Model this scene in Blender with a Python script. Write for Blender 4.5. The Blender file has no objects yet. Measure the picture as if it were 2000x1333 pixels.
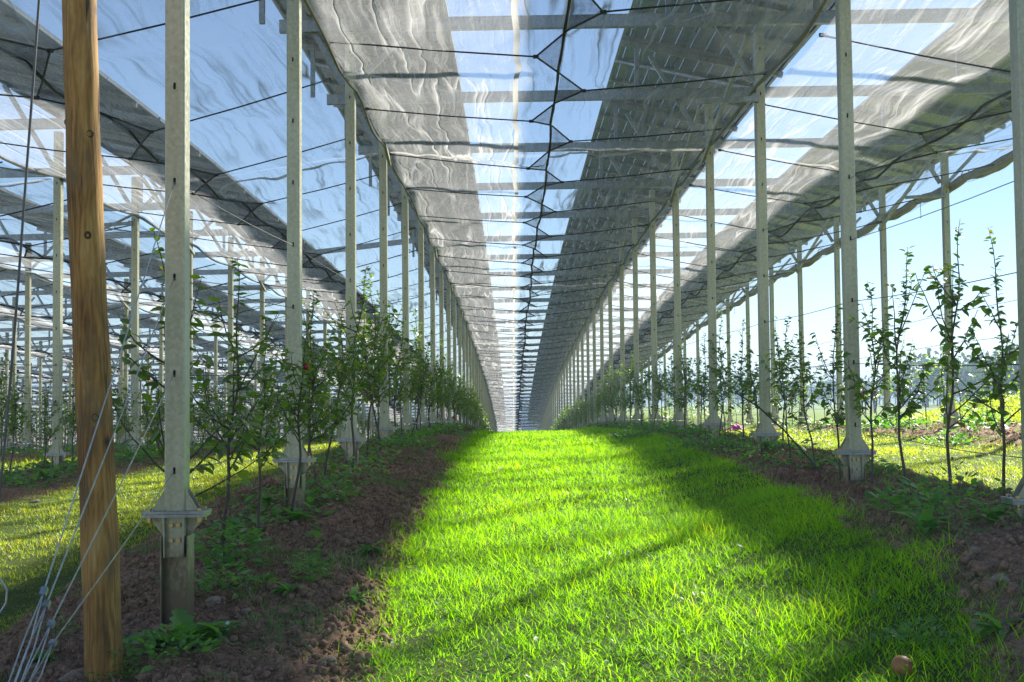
import bpy, math, random
import numpy as np
from mathutils import Matrix, Vector
R = math.radians
rng = np.random.default_rng(7)
random.seed(7)
E = 1.0                                   # eye height above world zero
sc = bpy.context.scene
col = sc.collection

# ------------------------------------------------------------------ terrain profiles
_fy = np.array([0,4,5.2,8,11,14,17,23,28,37,41,45,60,80,94,110,130,160,2000.])
_fh = np.array([-.60,-.47,-.42,-.33,-.29,-.25,-.25,-.325,-.40,-.71,-.90,-1.07,-1.8,-3.2,-4.3,-6.0,-8.4,-9.5,-10])
_ty = np.linspace(0, 130, 1301)
_th = np.interp(_ty, _fy, _fh)
_k = np.hanning(31); _k /= _k.sum()
_th[16:-16] = np.convolve(_th, _k, 'same')[16:-16]
def F(y): return np.where(np.asarray(y) < 130, np.interp(y, _ty, _th), np.interp(y, _fy, _fh))
def T(x): return np.interp(x, [-60,-8.36,-4.86,-1.36,6,60], [-.9,-.30,-.24,0,.02,.02])
def FL(x, y): return float(F(y) + T(x)) + E           # flange level of a post at x, y (world z)
ROW0, PITCH, SPAN = 2.14, 3.5, 2.8
def rowx(j): return ROW0 + PITCH*j
Z0 = {-1:5.20, 0:5.26, 1:5.30}
def posty(j, k): return Z0.get(j, 5.28) + SPAN*k
YEND = 108.0

def hash2(ix, iy, s):
    h = (ix.astype(np.int64)*374761393 + iy.astype(np.int64)*668265263 + s*2147483647) & 0xffffffff
    h = ((h ^ (h >> 13))*1274126177) & 0xffffffff
    return ((h ^ (h >> 16)) & 0xffff)/65535.0
def vnoise(x, y, s=0):
    ix, iy = np.floor(x), np.floor(y); fx, fy = x-ix, y-iy
    fx = fx*fx*(3-2*fx); fy = fy*fy*(3-2*fy)
    a = hash2(ix,iy,s); b = hash2(ix+1,iy,s); c = hash2(ix,iy+1,s); d = hash2(ix+1,iy+1,s)
    return (a*(1-fx)+b*fx)*(1-fy) + (c*(1-fx)+d*fx)*fy
def fbm(x, y, s=0, o=4):
    t = 0; a = .5
    for i in range(o):
        t = t + a*vnoise(x*2**i + 13.7*i, y*2**i - 7.3*i, s+i); a *= .5
    return t
def sstep(a, b, v):
    t = np.clip((v-a)/(b-a), 0, 1); return t*t*(3-2*t)

def offL(y): return np.interp(y, [0,4,5.2,8,10.8,14,17,200], [.55,.49,.447,.30,.22,.19,.18,.18])
def offR(y): return np.interp(y, [0,4,5.4,8.2,11,14,17,200], [.14,.09,.085,.22,.18,.17,.18,.18])
def ground_h(x, y, fine=True):
    x = np.asarray(x, float); y = np.asarray(y, float)
    w = sstep(-1.36, 2.14, x)
    off = offL(y)*(1-w) + offR(y)*w
    w3 = sstep(2.14, 5.64, x); off = off*(1-w3) + .19*w3
    d = np.abs((x-ROW0+PITCH/2) % PITCH - PITCH/2)         # distance to the nearest row
    dip = .11*sstep(.3, 1.1, d)
    g = F(y) + T(x) - off - dip
    # berm lumps, wheel furrow
    g = g + .07*(fbm(x*1.3, y*1.1, 3, 3)-.45)*sstep(1.15,.5,d)
    # land to the right of the last row: grassy rise, then a field
    r = sstep(6.4, 9.5, x)
    field = -.62 - .006*np.maximum(y-20, 0)
    field = np.where(y > 160, -1.46-.002*(y-160), field)
    rise = .62*np.exp(-((x-9.3)/2.3)**2)*sstep(8,15,y)*sstep(34,22,y)*sstep(-.2,.9,(x/np.maximum(y,1)-.26)/.12)
    g = g*(1-r) + np.maximum(field, -3.5)*r + rise
    g = np.maximum(g, -12)
    if fine:
        near = sstep(26, 10, y)
        soil = sstep(1.25,.75, soil_dist(x,y))
        f = (fbm(x*7, y*7, 21, 4)-.5)
        rid = np.abs(fbm(x*11+3, y*11, 41, 3)-.44)
        g = g + near*soil*(0.10*f - .085*rid + .030*(fbm(x*31,y*31,60,2)-.4)) + near*(1-soil)*.03*f
    return g
def soil_dist(x, y):
    """0..1 on the bare soil of a row strip, above 1.25 on the grass (irregular edge)"""
    e = .28*(fbm(x*1.7+5, y*1.7, 91, 3)-.45)
    d = (x-ROW0+PITCH/2) % PITCH - PITCH/2               # signed from the row
    # row on the left of an alley keeps .78 m of soil on its right, .6 on its left
    wr = np.where((x > -2.5) & (x < .4), .80, np.where(x > .4, .85, .75))
    wl = np.where((x > .4) & (x < 2.14), np.interp(y, [2.6,4.8,8,10], [.96,.66,.46,.44]), np.where((x < -1.36) & (x > -3.1), .86, .70))
    d2 = np.where(d > 0, d/wr, -d/wl)
    out = d2 + e
    out = np.where(x > 6.6, 1.6, out)
    return out
def GZ(x, y): return float(ground_h(np.array([x]), np.array([y]))[0]) + E

# ------------------------------------------------------------------ materials
def mat(name):
    m = bpy.data.materials.new(name); m.use_nodes = True
    nt = m.node_tree; nt.nodes.clear()
    out = nt.nodes.new('ShaderNodeOutputMaterial')
    return m, nt, out
def N(nt, t, **kw):
    n = nt.nodes.new(t)
    for k, v in kw.items():
        if k in n.inputs: n.inputs[k].default_value = v
        else: setattr(n, k, v)
    return n
def L(nt, a, b): nt.links.new(a, b)
def ramp(nt, fac, stops):
    r = nt.nodes.new('ShaderNodeValToRGB'); e = r.color_ramp.elements
    while len(e) < len(stops): e.new(.5)
    for i, (p, c) in enumerate(stops):
        e[i].position = p; e[i].color = (c[0], c[1], c[2], 1) if len(c) == 3 else c
    L(nt, fac, r.inputs['Fac']); return r
def coords(nt, scale=(1,1,1), kind='Object'):
    tc = N(nt, 'ShaderNodeTexCoord'); mp = N(nt, 'ShaderNodeMapping'); mp.inputs['Scale'].default_value = scale
    L(nt, tc.outputs[kind], mp.inputs['Vector']); return mp.outputs['Vector']
def noise(nt, vec, scale, detail=4, rough=.55, dist=0):
    n = N(nt, 'ShaderNodeTexNoise'); n.inputs['Scale'].default_value = scale; n.inputs['Detail'].default_value = detail
    n.inputs['Roughness'].default_value = rough; n.inputs['Distortion'].default_value = dist
    if vec is not None: L(nt, vec, n.inputs['Vector'])
    return n.outputs['Fac']
def bump(nt, h, strength=.3, dist=.01):
    b = N(nt, 'ShaderNodeBump'); b.inputs['Strength'].default_value = strength; b.inputs['Distance'].default_value = dist
    L(nt, h, b.inputs['Height']); return b.outputs['Normal']
def math_(nt, op, a, b=None, clamp=False):
    m = N(nt, 'ShaderNodeMath'); m.operation = op; m.use_clamp = clamp
    for i, v in enumerate((a, b)):
        if v is None: continue
        if isinstance(v, (int, float)): m.inputs[i].default_value = v
        else: L(nt, v, m.inputs[i])
    return m.outputs[0]

def m_galv(name, c1, c2, rough=.45, metal=.55, mud=False):
    m, nt, out = mat(name)
    v = coords(nt, (1,1,1)); v2 = coords(nt, (1,1,.12))
    n1 = noise(nt, v, 45, 3); n2 = noise(nt, v2, 14, 4, .6)
    vo = N(nt, 'ShaderNodeTexVoronoi'); vo.inputs['Scale'].default_value = 70; L(nt, v, vo.inputs['Vector'])
    mixf = math_(nt, 'ADD', math_(nt, 'MULTIPLY', n1, .45), math_(nt, 'MULTIPLY', n2, .55))
    mixf = math_(nt, 'ADD', mixf, math_(nt, 'MULTIPLY', math_(nt, 'SUBTRACT', vo.outputs['Color'], .5), .16))
    r = ramp(nt, mixf, [(.34, c1), (.66, c2)])
    p = N(nt, 'ShaderNodeBsdfPrincipled'); p.inputs['Metallic'].default_value = metal
    L(nt, r.outputs['Color'], p.inputs['Base Color'])
    if mud:
        tcm = N(nt, 'ShaderNodeTexCoord'); spm = N(nt, 'ShaderNodeSeparateXYZ'); L(nt, tcm.outputs['Object'], spm.inputs[0])
        nm = noise(nt, coords(nt, (1,1,.5)), 16, 5, .7)
        f_ = math_(nt, 'MULTIPLY', math_(nt, 'SUBTRACT', math_(nt, 'ADD', nm, math_(nt, 'MULTIPLY', math_(nt, 'SUBTRACT', .05, spm.outputs['Z']), 1.1)), .62), 4, True)
        mm_ = N(nt, 'ShaderNodeMixRGB'); mm_.inputs['Color2'].default_value = (.16,.10,.06,1); L(nt, math_(nt, 'MULTIPLY', f_, .75), mm_.inputs['Fac']); L(nt, r.outputs['Color'], mm_.inputs['Color1'])
        L(nt, mm_.outputs[0], p.inputs['Base Color'])
    rr = math_(nt, 'ADD', math_(nt, 'MULTIPLY', n1, .3), rough-.15); L(nt, rr, p.inputs['Roughness'])
    L(nt, bump(nt, n1, .15, .002), p.inputs['Normal']); L(nt, p.outputs[0], out.inputs[0]); return m
M_post = m_galv('post_zinc', (.34,.35,.25), (.54,.545,.42), .46, .6, True)
M_steel = m_galv('galvanised_steel', (.22,.25,.27), (.42,.46,.50), .38, .7)
M_bolt = m_galv('bolt_zinc', (.45,.33,.12), (.66,.52,.25), .35, .8)
def m_plain(name, c, rough=.6, metal=0):
    m, nt, out = mat(name); v = coords(nt)
    n1 = noise(nt, v, 30, 3)
    r = ramp(nt, n1, [(.3, tuple(x*.75 for x in c)), (.7, tuple(min(1, x*1.2) for x in c))])
    p = N(nt, 'ShaderNodeBsdfPrincipled'); p.inputs['Roughness'].default_value = rough; p.inputs['Metallic'].default_value = metal
    L(nt, r.outputs['Color'], p.inputs['Base Color']); L(nt, p.outputs[0], out.inputs[0]); return m
M_black = m_plain('black_rubber', (.02,.022,.025), .6)
M_hole = m_plain('slot_dark', (.012,.012,.010), .9)
M_wire = m_plain('bright_wire', (.50,.53,.55), .35, .7)
M_cable = m_plain('dull_cable', (.12,.12,.12), .5, .5)
M_stone = m_plain('field_stone', (.30,.23,.17), .95)
M_apple = m_plain('apple_red', (.33,.02,.03), .3)
M_rot = m_plain('apple_brown', (.42,.18,.06), .5)
M_pink = m_plain('pink_sheet', (.75,.06,.42), .6)
M_dark = m_plain('dark_cloth', (.03,.035,.06), .8)
M_blue = m_plain('jeans', (.06,.10,.22), .8)
M_redc = m_plain('red_cloth', (.30,.05,.06), .8)
M_skin = m_plain('skin', (.55,.34,.25), .5)
M_hair = m_plain('hair', (.06,.04,.03), .6)

def m_wood():
    m, nt, out = mat('weathered_pole_wood')
    v = coords(nt, (1,1,.10)); vv = coords(nt, (1,1,.35))
    grain = noise(nt, v, 60, 5, .6, .8); patch = noise(nt, vv, 5, 4, .6, .4)
    vo = N(nt, 'ShaderNodeTexVoronoi'); vo.inputs['Scale'].default_value = 4.2; vo.inputs['Randomness'].default_value = 1
    L(nt, coords(nt, (1,1,.8)), vo.inputs['Vector'])
    wv = N(nt, 'ShaderNodeTexWave'); wv.wave_type = 'RINGS'; wv.rings_direction = 'Z'
    wv.inputs['Scale'].default_value = 22; wv.inputs['Distortion'].default_value = 6; wv.inputs['Detail'].default_value = 3; wv.inputs['Detail Scale'].default_value = 1.4
    L(nt, coords(nt, (1.6,1.6,.22)), wv.inputs['Vector'])
    f = math_(nt, 'ADD', math_(nt, 'MULTIPLY', grain, .45), math_(nt, 'MULTIPLY', patch, .6))
    f = math_(nt, 'ADD', f, math_(nt, 'MULTIPLY', math_(nt, 'SUBTRACT', wv.outputs['Fac'], .5), .10))
    knot = ramp(nt, vo.outputs['Distance'], [(.03,(.0,.0,.0)), (.10,(1,1,1))])
    r = ramp(nt, f, [(.30,(.07,.032,.010)), (.45,(.25,.125,.034)), (.60,(.45,.25,.07)), (.78,(.60,.42,.18))])
    mx = N(nt, 'ShaderNodeMixRGB'); mx.inputs['Color1'].default_value = (.06,.03,.012,1)
    L(nt, knot.outputs['Color'], mx.inputs['Fac']); L(nt, r.outputs['Color'], mx.inputs['Color2'])
    cr = noise(nt, coords(nt, (1,1,.06)), 34, 3, .5, .2)
    crk = ramp(nt, cr, [(.29,(0,0,0)), (.33,(1,1,1))])
    mx2 = N(nt, 'ShaderNodeMixRGB'); mx2.inputs['Color1'].default_value = (.03,.018,.01,1)
    L(nt, crk.outputs['Color'], mx2.inputs['Fac']); L(nt, mx.outputs[0], mx2.inputs['Color2'])
    gp = ramp(nt, noise(nt, coords(nt, (1.4,1.4,.5)), 7, 5, .7), [(.50,(0,0,0)), (.68,(.75,.75,.75))])
    mx3 = N(nt, 'ShaderNodeMixRGB'); mx3.inputs['Color2'].default_value = (.16,.115,.065,1); L(nt, gp.outputs[0], mx3.inputs['Fac']); L(nt, mx2.outputs[0], mx3.inputs['Color1'])
    p = N(nt, 'ShaderNodeBsdfPrincipled'); p.inputs['Roughness'].default_value = .85
    L(nt, mx3.outputs[0], p.inputs['Base Color'])
    hh = math_(nt, 'ADD', math_(nt, 'MULTIPLY', grain, .5), crk.outputs['Color'])
    L(nt, bump(nt, hh, .8, .006), p.inputs['Normal']); L(nt, p.outputs[0], out.inputs[0]); return m
M_wood = m_wood()

def m_leafy(name, c1, c2, trans, rough=.35, tcol=None, tw=.5, spec=.5):
    """foliage: attribute 'tint' per blade or leaf runs from c1 to c2; light passes through"""
    m, nt, out = mat(name)
    at = N(nt, 'ShaderNodeAttribute'); at.attribute_name = 'tint'
    r = ramp(nt, at.outputs['Fac'], [(0, c1), (.85, c2), (.93, c2), (1, (c2[0]*1.8, c2[1]*1.05, c2[2]*3))])
    p = N(nt, 'ShaderNodeBsdfPrincipled'); p.inputs['Roughness'].default_value = rough; p.inputs['Specular IOR Level'].default_value = spec
    L(nt, r.outputs['Color'], p.inputs['Base Color'])
    tr = N(nt, 'ShaderNodeBsdfTranslucent'); mx = N(nt, 'ShaderNodeMixRGB'); mx.blend_type = 'MULTIPLY'; mx.inputs['Fac'].default_value = 1
    L(nt, r.outputs['Color'], mx.inputs['Color1']); mx.inputs['Color2'].default_value = (*trans, 1)
    L(nt, mx.outputs[0], tr.inputs['Color'])
    ms = N(nt, 'ShaderNodeMixShader'); ms.inputs[0].default_value = tw
    L(nt, p.outputs[0], ms.inputs[1]); L(nt, tr.outputs[0], ms.inputs[2]); L(nt, ms.outputs[0], out.inputs[0]); return m
M_grass = m_leafy('meadow_grass', (.09,.25,.006), (.225,.45,.010), (2.9,2.6,.3), .5, tw=.62, spec=.2)
M_grass2 = m_leafy('short_grass', (.15,.26,.015), (.36,.45,.04), (2.2,2.0,.7), .4, tw=.5)
M_leaf = m_leafy('apple_leaf', (.075,.15,.030), (.17,.27,.045), (2.6,2.7,.5), .32, tw=.4, spec=.6)
M_weed = m_leafy('weed_leaf', (.07,.19,.05), (.17,.35,.08), (2.0,2.4,.6), .5, tw=.35)
M_dry = m_leafy('dry_stalk', (.10,.055,.04), (.22,.14,.08), (1.2,1.1,.8), .8, tw=.2, spec=.1)
M_far = m_leafy('far_foliage', (.035,.06,.025), (.09,.12,.04), (1.4,1.5,.6), .6, tw=.3, spec=.2)
M_bark = m_plain('young_bark', (.10,.075,.06), .7)

def m_ground():
    m, nt, out = mat('soil_and_turf')
    v = coords(nt)
    at = N(nt, 'ShaderNodeAttribute'); at.attribute_name = 'soil'
    n1 = noise(nt, v, 3, 6, .65); n2 = noise(nt, v, 38, 4, .7); n3 = noise(nt, v, 130, 2, .6)
    f = math_(nt, 'ADD', math_(nt, 'MULTIPLY', n1, .4), math_(nt, 'MULTIPLY', n2, .6))
    soil = ramp(nt, f, [(.32,(.085,.052,.033)), (.5,(.27,.170,.108)), (.68,(.46,.31,.21))])
    turf = ramp(nt, f, [(.3,(.030,.045,.010)), (.52,(.07,.11,.018)), (.7,(.15,.16,.03))])
    fieldc = ramp(nt, n1, [(.3,(.11,.17,.03)), (.7,(.19,.26,.05))])
    at2 = N(nt, 'ShaderNodeAttribute'); at2.attribute_name = 'field'
    mx = N(nt, 'ShaderNodeMixRGB'); L(nt, at.outputs['Fac'], mx.inputs['Fac']); L(nt, turf.outputs[0], mx.inputs['Color1']); L(nt, soil.outputs[0], mx.inputs['Color2'])
    mx2 = N(nt, 'ShaderNodeMixRGB'); L(nt, at2.outputs['Fac'], mx2.inputs['Fac']); L(nt, mx.outputs[0], mx2.inputs['Color1']); L(nt, fieldc.outputs[0], mx2.inputs['Color2'])
    p = N(nt, 'ShaderNodeBsdfPrincipled'); p.inputs['Roughness'].default_value = .95; p.inputs['Specular IOR Level'].default_value = .2
    L(nt, mx2.outputs[0], p.inputs['Base Color'])
    hh = math_(nt, 'ADD', n2, math_(nt, 'MULTIPLY', n3, .5))
    L(nt, bump(nt, hh, .9, .02), p.inputs['Normal']); L(nt, p.outputs[0], out.inputs[0]); return m
M_ground = m_ground()
def m_clod():
    m, nt, out = mat('soil_clod'); n1 = noise(nt, coords(nt), 60, 4, .7)
    r = ramp(nt, n1, [(.3,(.11,.066,.042)), (.7,(.40,.26,.17))])
    p = N(nt, 'ShaderNodeBsdfPrincipled'); p.inputs['Roughness'].default_value = .95; p.inputs['Specular IOR Level'].default_value = .2
    L(nt, r.outputs[0], p.inputs['Base Color']); L(nt, p.outputs[0], out.inputs[0]); return m
M_clod = m_clod()

def m_net(name, base, colr, lo=.0, hi=.5, fold=True):
    """hail netting: open weave (clear between the threads), denser where it gathers into folds"""
    m, nt, out = mat(name)
    tc = N(nt, 'ShaderNodeTexCoord')
    warp = N(nt, 'ShaderNodeTexNoise'); warp.inputs['Scale'].default_value = .9; warp.inputs['Detail'].default_value = 2
    L(nt, tc.outputs['Object'], warp.inputs['Vector'])
    sub = N(nt, 'ShaderNodeVectorMath'); sub.operation = 'SUBTRACT'; sub.inputs[1].default_value = (.5,.5,.5); L(nt, warp.outputs['Color'], sub.inputs[0])
    scl = N(nt, 'ShaderNodeVectorMath'); scl.operation = 'SCALE'; scl.inputs['Scale'].default_value = .24; L(nt, sub.outputs[0], scl.inputs[0])
    add = N(nt, 'ShaderNodeVectorMath'); add.operation = 'ADD'; L(nt, tc.outputs['Object'], add.inputs[0]); L(nt, scl.outputs[0], add.inputs[1])
    mp = N(nt, 'ShaderNodeMapping'); mp.inputs['Scale'].default_value = (3.8,.24,1); L(nt, add.outputs[0], mp.inputs['Vector'])
    n1 = noise(nt, mp.outputs[0], 1.0, 3.2, .40)
    big = noise(nt, tc.outputs['Object'], .55, 2)
    patch = math_(nt, 'MULTIPLY', math_(nt, 'SUBTRACT', big, .36), 3.2, True)
    ridge = math_(nt, 'SUBTRACT', 1, math_(nt, 'MULTIPLY', math_(nt, 'ABSOLUTE', math_(nt, 'SUBTRACT', n1, .5)), 19), True)
    ridge = math_(nt, 'POWER', ridge, 2.4)
    mp2 = N(nt, 'ShaderNodeMapping'); mp2.inputs['Scale'].default_value = (22,.9,1); mp2.inputs['Rotation'].default_value = (0,0,.05); L(nt, add.outputs[0], mp2.inputs['Vector'])
    n2 = noise(nt, mp2.outputs[0], 1.0, 3, .6)
    streak = math_(nt, 'MULTIPLY', math_(nt, 'SUBTRACT', n2, .52), 7, True)
    n3 = noise(nt, coords(nt, (1.6,1,1)), 9, 4, .65)
    a = math_(nt, 'ADD', base, math_(nt, 'MULTIPLY', math_(nt, 'MULTIPLY', ridge, patch), hi*1.6))
    a = math_(nt, 'ADD', a, math_(nt, 'MULTIPLY', math_(nt, 'MULTIPLY', streak, big), hi*.75))
    a = math_(nt, 'ADD', a, math_(nt, 'MULTIPLY', math_(nt, 'SUBTRACT', n1, .5), .10), True)
    d = N(nt, 'ShaderNodeBsdfDiffuse'); d.inputs['Color'].default_value = (*colr, 1)
    t = N(nt, 'ShaderNodeBsdfTranslucent'); t.inputs['Color'].default_value = (*colr, 1)
    nb = bump(nt, math_(nt, 'ADD', math_(nt, 'ADD', math_(nt,'MULTIPLY',ridge,.26), math_(nt,'MULTIPLY',n3,.30)), math_(nt, 'MULTIPLY', n2, .20)), .8, .08)
    L(nt, nb, d.inputs['Normal']); L(nt, nb, t.inputs['Normal'])
    ms = N(nt, 'ShaderNodeMixShader'); ms.inputs[0].default_value = .55; L(nt, d.outputs[0], ms.inputs[1]); L(nt, t.outputs[0], ms.inputs[2])
    tp = N(nt, 'ShaderNodeBsdfTransparent')
    mo = N(nt, 'ShaderNodeMixShader'); L(nt, a, mo.inputs[0]); L(nt, tp.outputs[0], mo.inputs[1]); L(nt, ms.outputs[0], mo.inputs[2])
    L(nt, mo.outputs[0], out.inputs[0]); return m
M_net = m_net('hail_net', .25, (.74,.75,.76), hi=.44)
M_roll = m_plain('rolled_net', (.30,.30,.29), .9)
def m_band():
    m, nt, out = mat('white_net_band')
    d = N(nt, 'ShaderNodeBsdfDiffuse'); d.inputs['Color'].default_value = (.75,.74,.70,1)
    t = N(nt, 'ShaderNodeBsdfTranslucent'); t.inputs['Color'].default_value = (.75,.74,.70,1)
    ms = N(nt, 'ShaderNodeMixShader'); ms.inputs[0].default_value = .5; L(nt, d.outputs[0], ms.inputs[1]); L(nt, t.outputs[0], ms.inputs[2])
    tp = N(nt, 'ShaderNodeBsdfTransparent'); mo = N(nt, 'ShaderNodeMixShader')
    n1 = noise(nt, coords(nt), 9, 3); a = math_(nt, 'ADD', .65, math_(nt, 'MULTIPLY', n1, .5), True)
    L(nt, a, mo.inputs[0]); L(nt, tp.outputs[0], mo.inputs[1]); L(nt, ms.outputs[0], mo.inputs[2]); L(nt, mo.outputs[0], out.inputs[0]); return m
M_band = m_band()
def m_flap():
    m, nt, out = mat('net_gusset')
    d = N(nt, 'ShaderNodeBsdfDiffuse'); d.inputs['Color'].default_value = (.03,.035,.04,1)
    tp = N(nt, 'ShaderNodeBsdfTransparent'); mo = N(nt, 'ShaderNodeMixShader')
    n1 = noise(nt, coords(nt), 14, 3); a = math_(nt, 'ADD', .18, math_(nt, 'MULTIPLY', n1, .5), True)
    L(nt, a, mo.inputs[0]); L(nt, tp.outputs[0], mo.inputs[1]); L(nt, d.outputs[0], mo.inputs[2]); L(nt, mo.outputs[0], out.inputs[0]); return m
M_flap = m_flap()

def m_cells():
    """glass-glass module seen from below: dark cells, thin clear gaps between them (module-local metres)"""
    m, nt, out = mat('solar_cells')
    tc = N(nt, 'ShaderNodeTexCoord'); sp = N(nt, 'ShaderNodeSeparateXYZ'); L(nt, tc.outputs['Object'], sp.inputs[0])
    def gap(v, pitch, w):
        f = math_(nt, 'FRACT', math_(nt, 'ADD', math_(nt, 'DIVIDE', v, pitch), 100.5))
        d = math_(nt, 'ABSOLUTE', math_(nt, 'SUBTRACT', f, .5))
        return math_(nt, 'GREATER_THAN', d, .5 - w/pitch/2)
    g = math_(nt, 'MAXIMUM', gap(sp.outputs['X'], .165, .007), gap(sp.outputs['Y'], .148, .007))
    n1 = noise(nt, tc.outputs['Object'], 3, 3)
    r = ramp(nt, n1, [(.3,(.08,.12,.19)), (.7,(.17,.23,.32))])
    p = N(nt, 'ShaderNodeBsdfPrincipled'); p.inputs['Roughness'].default_value = .22; L(nt, r.outputs[0], p.inputs['Base Color'])
    tp = N(nt, 'ShaderNodeBsdfTransparent'); tp.inputs['Color'].default_value = (.72,.74,.74,1)
    ms = N(nt, 'ShaderNodeMixShader'); L(nt, g, ms.inputs[0]); L(nt, p.outputs[0], ms.inputs[1]); L(nt, tp.outputs[0], ms.inputs[2])
    L(nt, ms.outputs[0], out.inputs[0]); return m
M_cells = m_cells()

# ------------------------------------------------------------------ mesh helpers
def mesh_from(name, V, faces, m, smooth=False, attrs=None):
    """faces: list of (k x n) int arrays, one per polygon size"""
    me = bpy.data.meshes.new(name)
    V = np.asarray(V, np.float32).reshape(-1,3)
    me.vertices.add(len(V)); me.vertices.foreach_set('co', V.ravel())
    if isinstance(faces, np.ndarray): faces = [faces]
    faces = [np.asarray(f, np.int32) for f in faces if len(f)]
    nl = sum(f.size for f in faces); npoly = sum(len(f) for f in faces)
    me.loops.add(nl); me.polygons.add(npoly)
    me.loops.foreach_set('vertex_index', np.concatenate([f.ravel() for f in faces]))
    tot = np.concatenate([np.full(len(f), f.shape[1], np.int32) for f in faces])
    st = np.concatenate([[0], np.cumsum(tot)[:-1]]).astype(np.int32)
    me.polygons.foreach_set('loop_start', st); me.polygons.foreach_set('loop_total', tot)
    if smooth: me.polygons.foreach_set('use_smooth', np.ones(npoly, bool))
    me.update(calc_edges=True); me.validate()
    if attrs:
        for k, a in attrs.items():
            at = me.attributes.new(k, 'FLOAT', 'POINT'); at.data.foreach_set('value', np.asarray(a, np.float32))
    for mm in (m if isinstance(m, (list, tuple)) else [m]): me.materials.append(mm)
    return me
class MB:
    """collects boxes, prisms and tubes into one mesh"""
    def __init__(s): s.v = []; s.f = []
    def add(s, vs, fs):
        o = len(s.v); s.v += [tuple(map(float, p)) for p in vs]; s.f += [tuple(i+o for i in f) for f in fs]
    def box(s, x0,x1,y0,y1,z0,z1, b=0):
        if b <= 0:
            s.add([(x0,y0,z0),(x1,y0,z0),(x1,y1,z0),(x0,y1,z0),(x0,y0,z1),(x1,y0,z1),(x1,y1,z1),(x0,y1,z1)],
                  [(0,3,2,1),(4,5,6,7),(0,1,5,4),(1,2,6,5),(2,3,7,6),(3,0,4,7)]); return
        oc = [(x0+b,y0),(x1-b,y0),(x1,y0+b),(x1,y1-b),(x1-b,y1),(x0+b,y1),(x0,y1-b),(x0,y0+b)]
        s.prism(oc, z0, z1)
    def prism(s, pts, z0, z1):
        n = len(pts); s.add([(x,y,z0) for x,y in pts]+[(x,y,z1) for x,y in pts],
            [tuple(range(n))[::-1], tuple(range(n,2*n))]+[(i,(i+1)%n,n+(i+1)%n,n+i) for i in range(n)])
    def prism_y(s, pts, y0, y1):
        n = len(pts); s.add([(x,y0,z) for x,z in pts]+[(x,y1,z) for x,z in pts],
            [tuple(range(n)), tuple(range(n,2*n))[::-1]]+[(i,n+i,n+(i+1)%n,(i+1)%n) for i in range(n)])
    def prism_x(s, pts, x0, x1):
        n = len(pts); s.add([(x0,y,z) for y,z in pts]+[(x1,y,z) for y,z in pts],
            [tuple(range(n))[::-1], tuple(range(n,2*n))]+[(i,(i+1)%n,n+(i+1)%n,n+i) for i in range(n)])
    def bar(s, a, b, w, h):
        a = Vector(a); b = Vector(b); d = (b-a).normalized(); u = d.cross(Vector((0,0,1)))
        if u.length < 1e-3: u = Vector((1,0,0))
        u.normalize(); v = u.cross(d)
        vs = [p + u*(sx*w/2) + v*(sy*h/2) for p in (a,b) for sx,sy in ((-1,-1),(1,-1),(1,1),(-1,1))]
        s.add(vs, [(0,1,2,3),(7,6,5,4),(0,4,5,1),(1,5,6,2),(2,6,7,3),(3,7,4,0)])
    def tube(s, pts, r, n=6, cap=True):
        pts = [Vector(p) for p in pts]; k = len(pts)
        rr = r if isinstance(r, (list, tuple, np.ndarray)) else [r]*k
        vs = []; u = None
        for i, p in enumerate(pts):
            d = (pts[min(i+1,k-1)]-pts[max(i-1,0)]).normalized()
            if u is None:
                u = d.cross(Vector((0,0,1)))
                if u.length < 1e-3: u = d.cross(Vector((0,1,0)))
            u = (u - d*u.dot(d)).normalized(); w = d.cross(u)
            for j in range(n):
                t = 2*math.pi*j/n; vs.append(p + (u*math.cos(t) + w*math.sin(t))*rr[i])
        fs = [(i*n+j, i*n+(j+1)%n, (i+1)*n+(j+1)%n, (i+1)*n+j) for i in range(k-1) for j in range(n)]
        if cap: fs += [tuple(range(n))[::-1], tuple(range((k-1)*n, k*n))]
        s.add(vs, fs)
    def mesh(s, name, m, smooth=False):
        me = bpy.data.meshes.new(name); me.from_pydata(s.v, [], s.f); me.materials.append(m)
        if smooth: me.polygons.foreach_set('use_smooth', [True]*len(me.polygons))
        me.update(); return me
def ob(name, me, parent=None, loc=None):
    o = bpy.data.objects.new(name, me); col.objects.link(o)
    if parent: o.parent = parent
    if loc: o.location = loc
    return o
def tag(o, label=None, cat=None, group=None, kind=None):
    if label: o['label'] = label
    if cat: o['category'] = cat
    if group: o['group'] = group
    if kind: o['kind'] = kind
    return o
def copy_tree(o, parent=None):
    c = o.copy(); col.objects.link(c); c.parent = parent
    for ch in list(o.children): copy_tree(ch, c)
    return c
ORD = ['nearest','second','third','fourth','fifth','sixth','seventh','eighth','ninth','tenth','eleventh','twelfth','thirteenth','fourteenth','fifteenth','sixteenth','seventeenth','eighteenth','nineteenth','twentieth']
ROWN = {1:'outermost right row', 0:'right row', -1:'left row',
        -2:'second row to the left', -3:'third row to the left', -4:'fourth row to the left',
        -5:'fifth row to the left', -6:'sixth row to the left', -7:'seventh row to the left'}
def rown(j): return ROWN.get(j, 'farthest rows at the left')
def inview(x, y, m=.02): return y > 1 and abs(x)/y < .4+m

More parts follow.
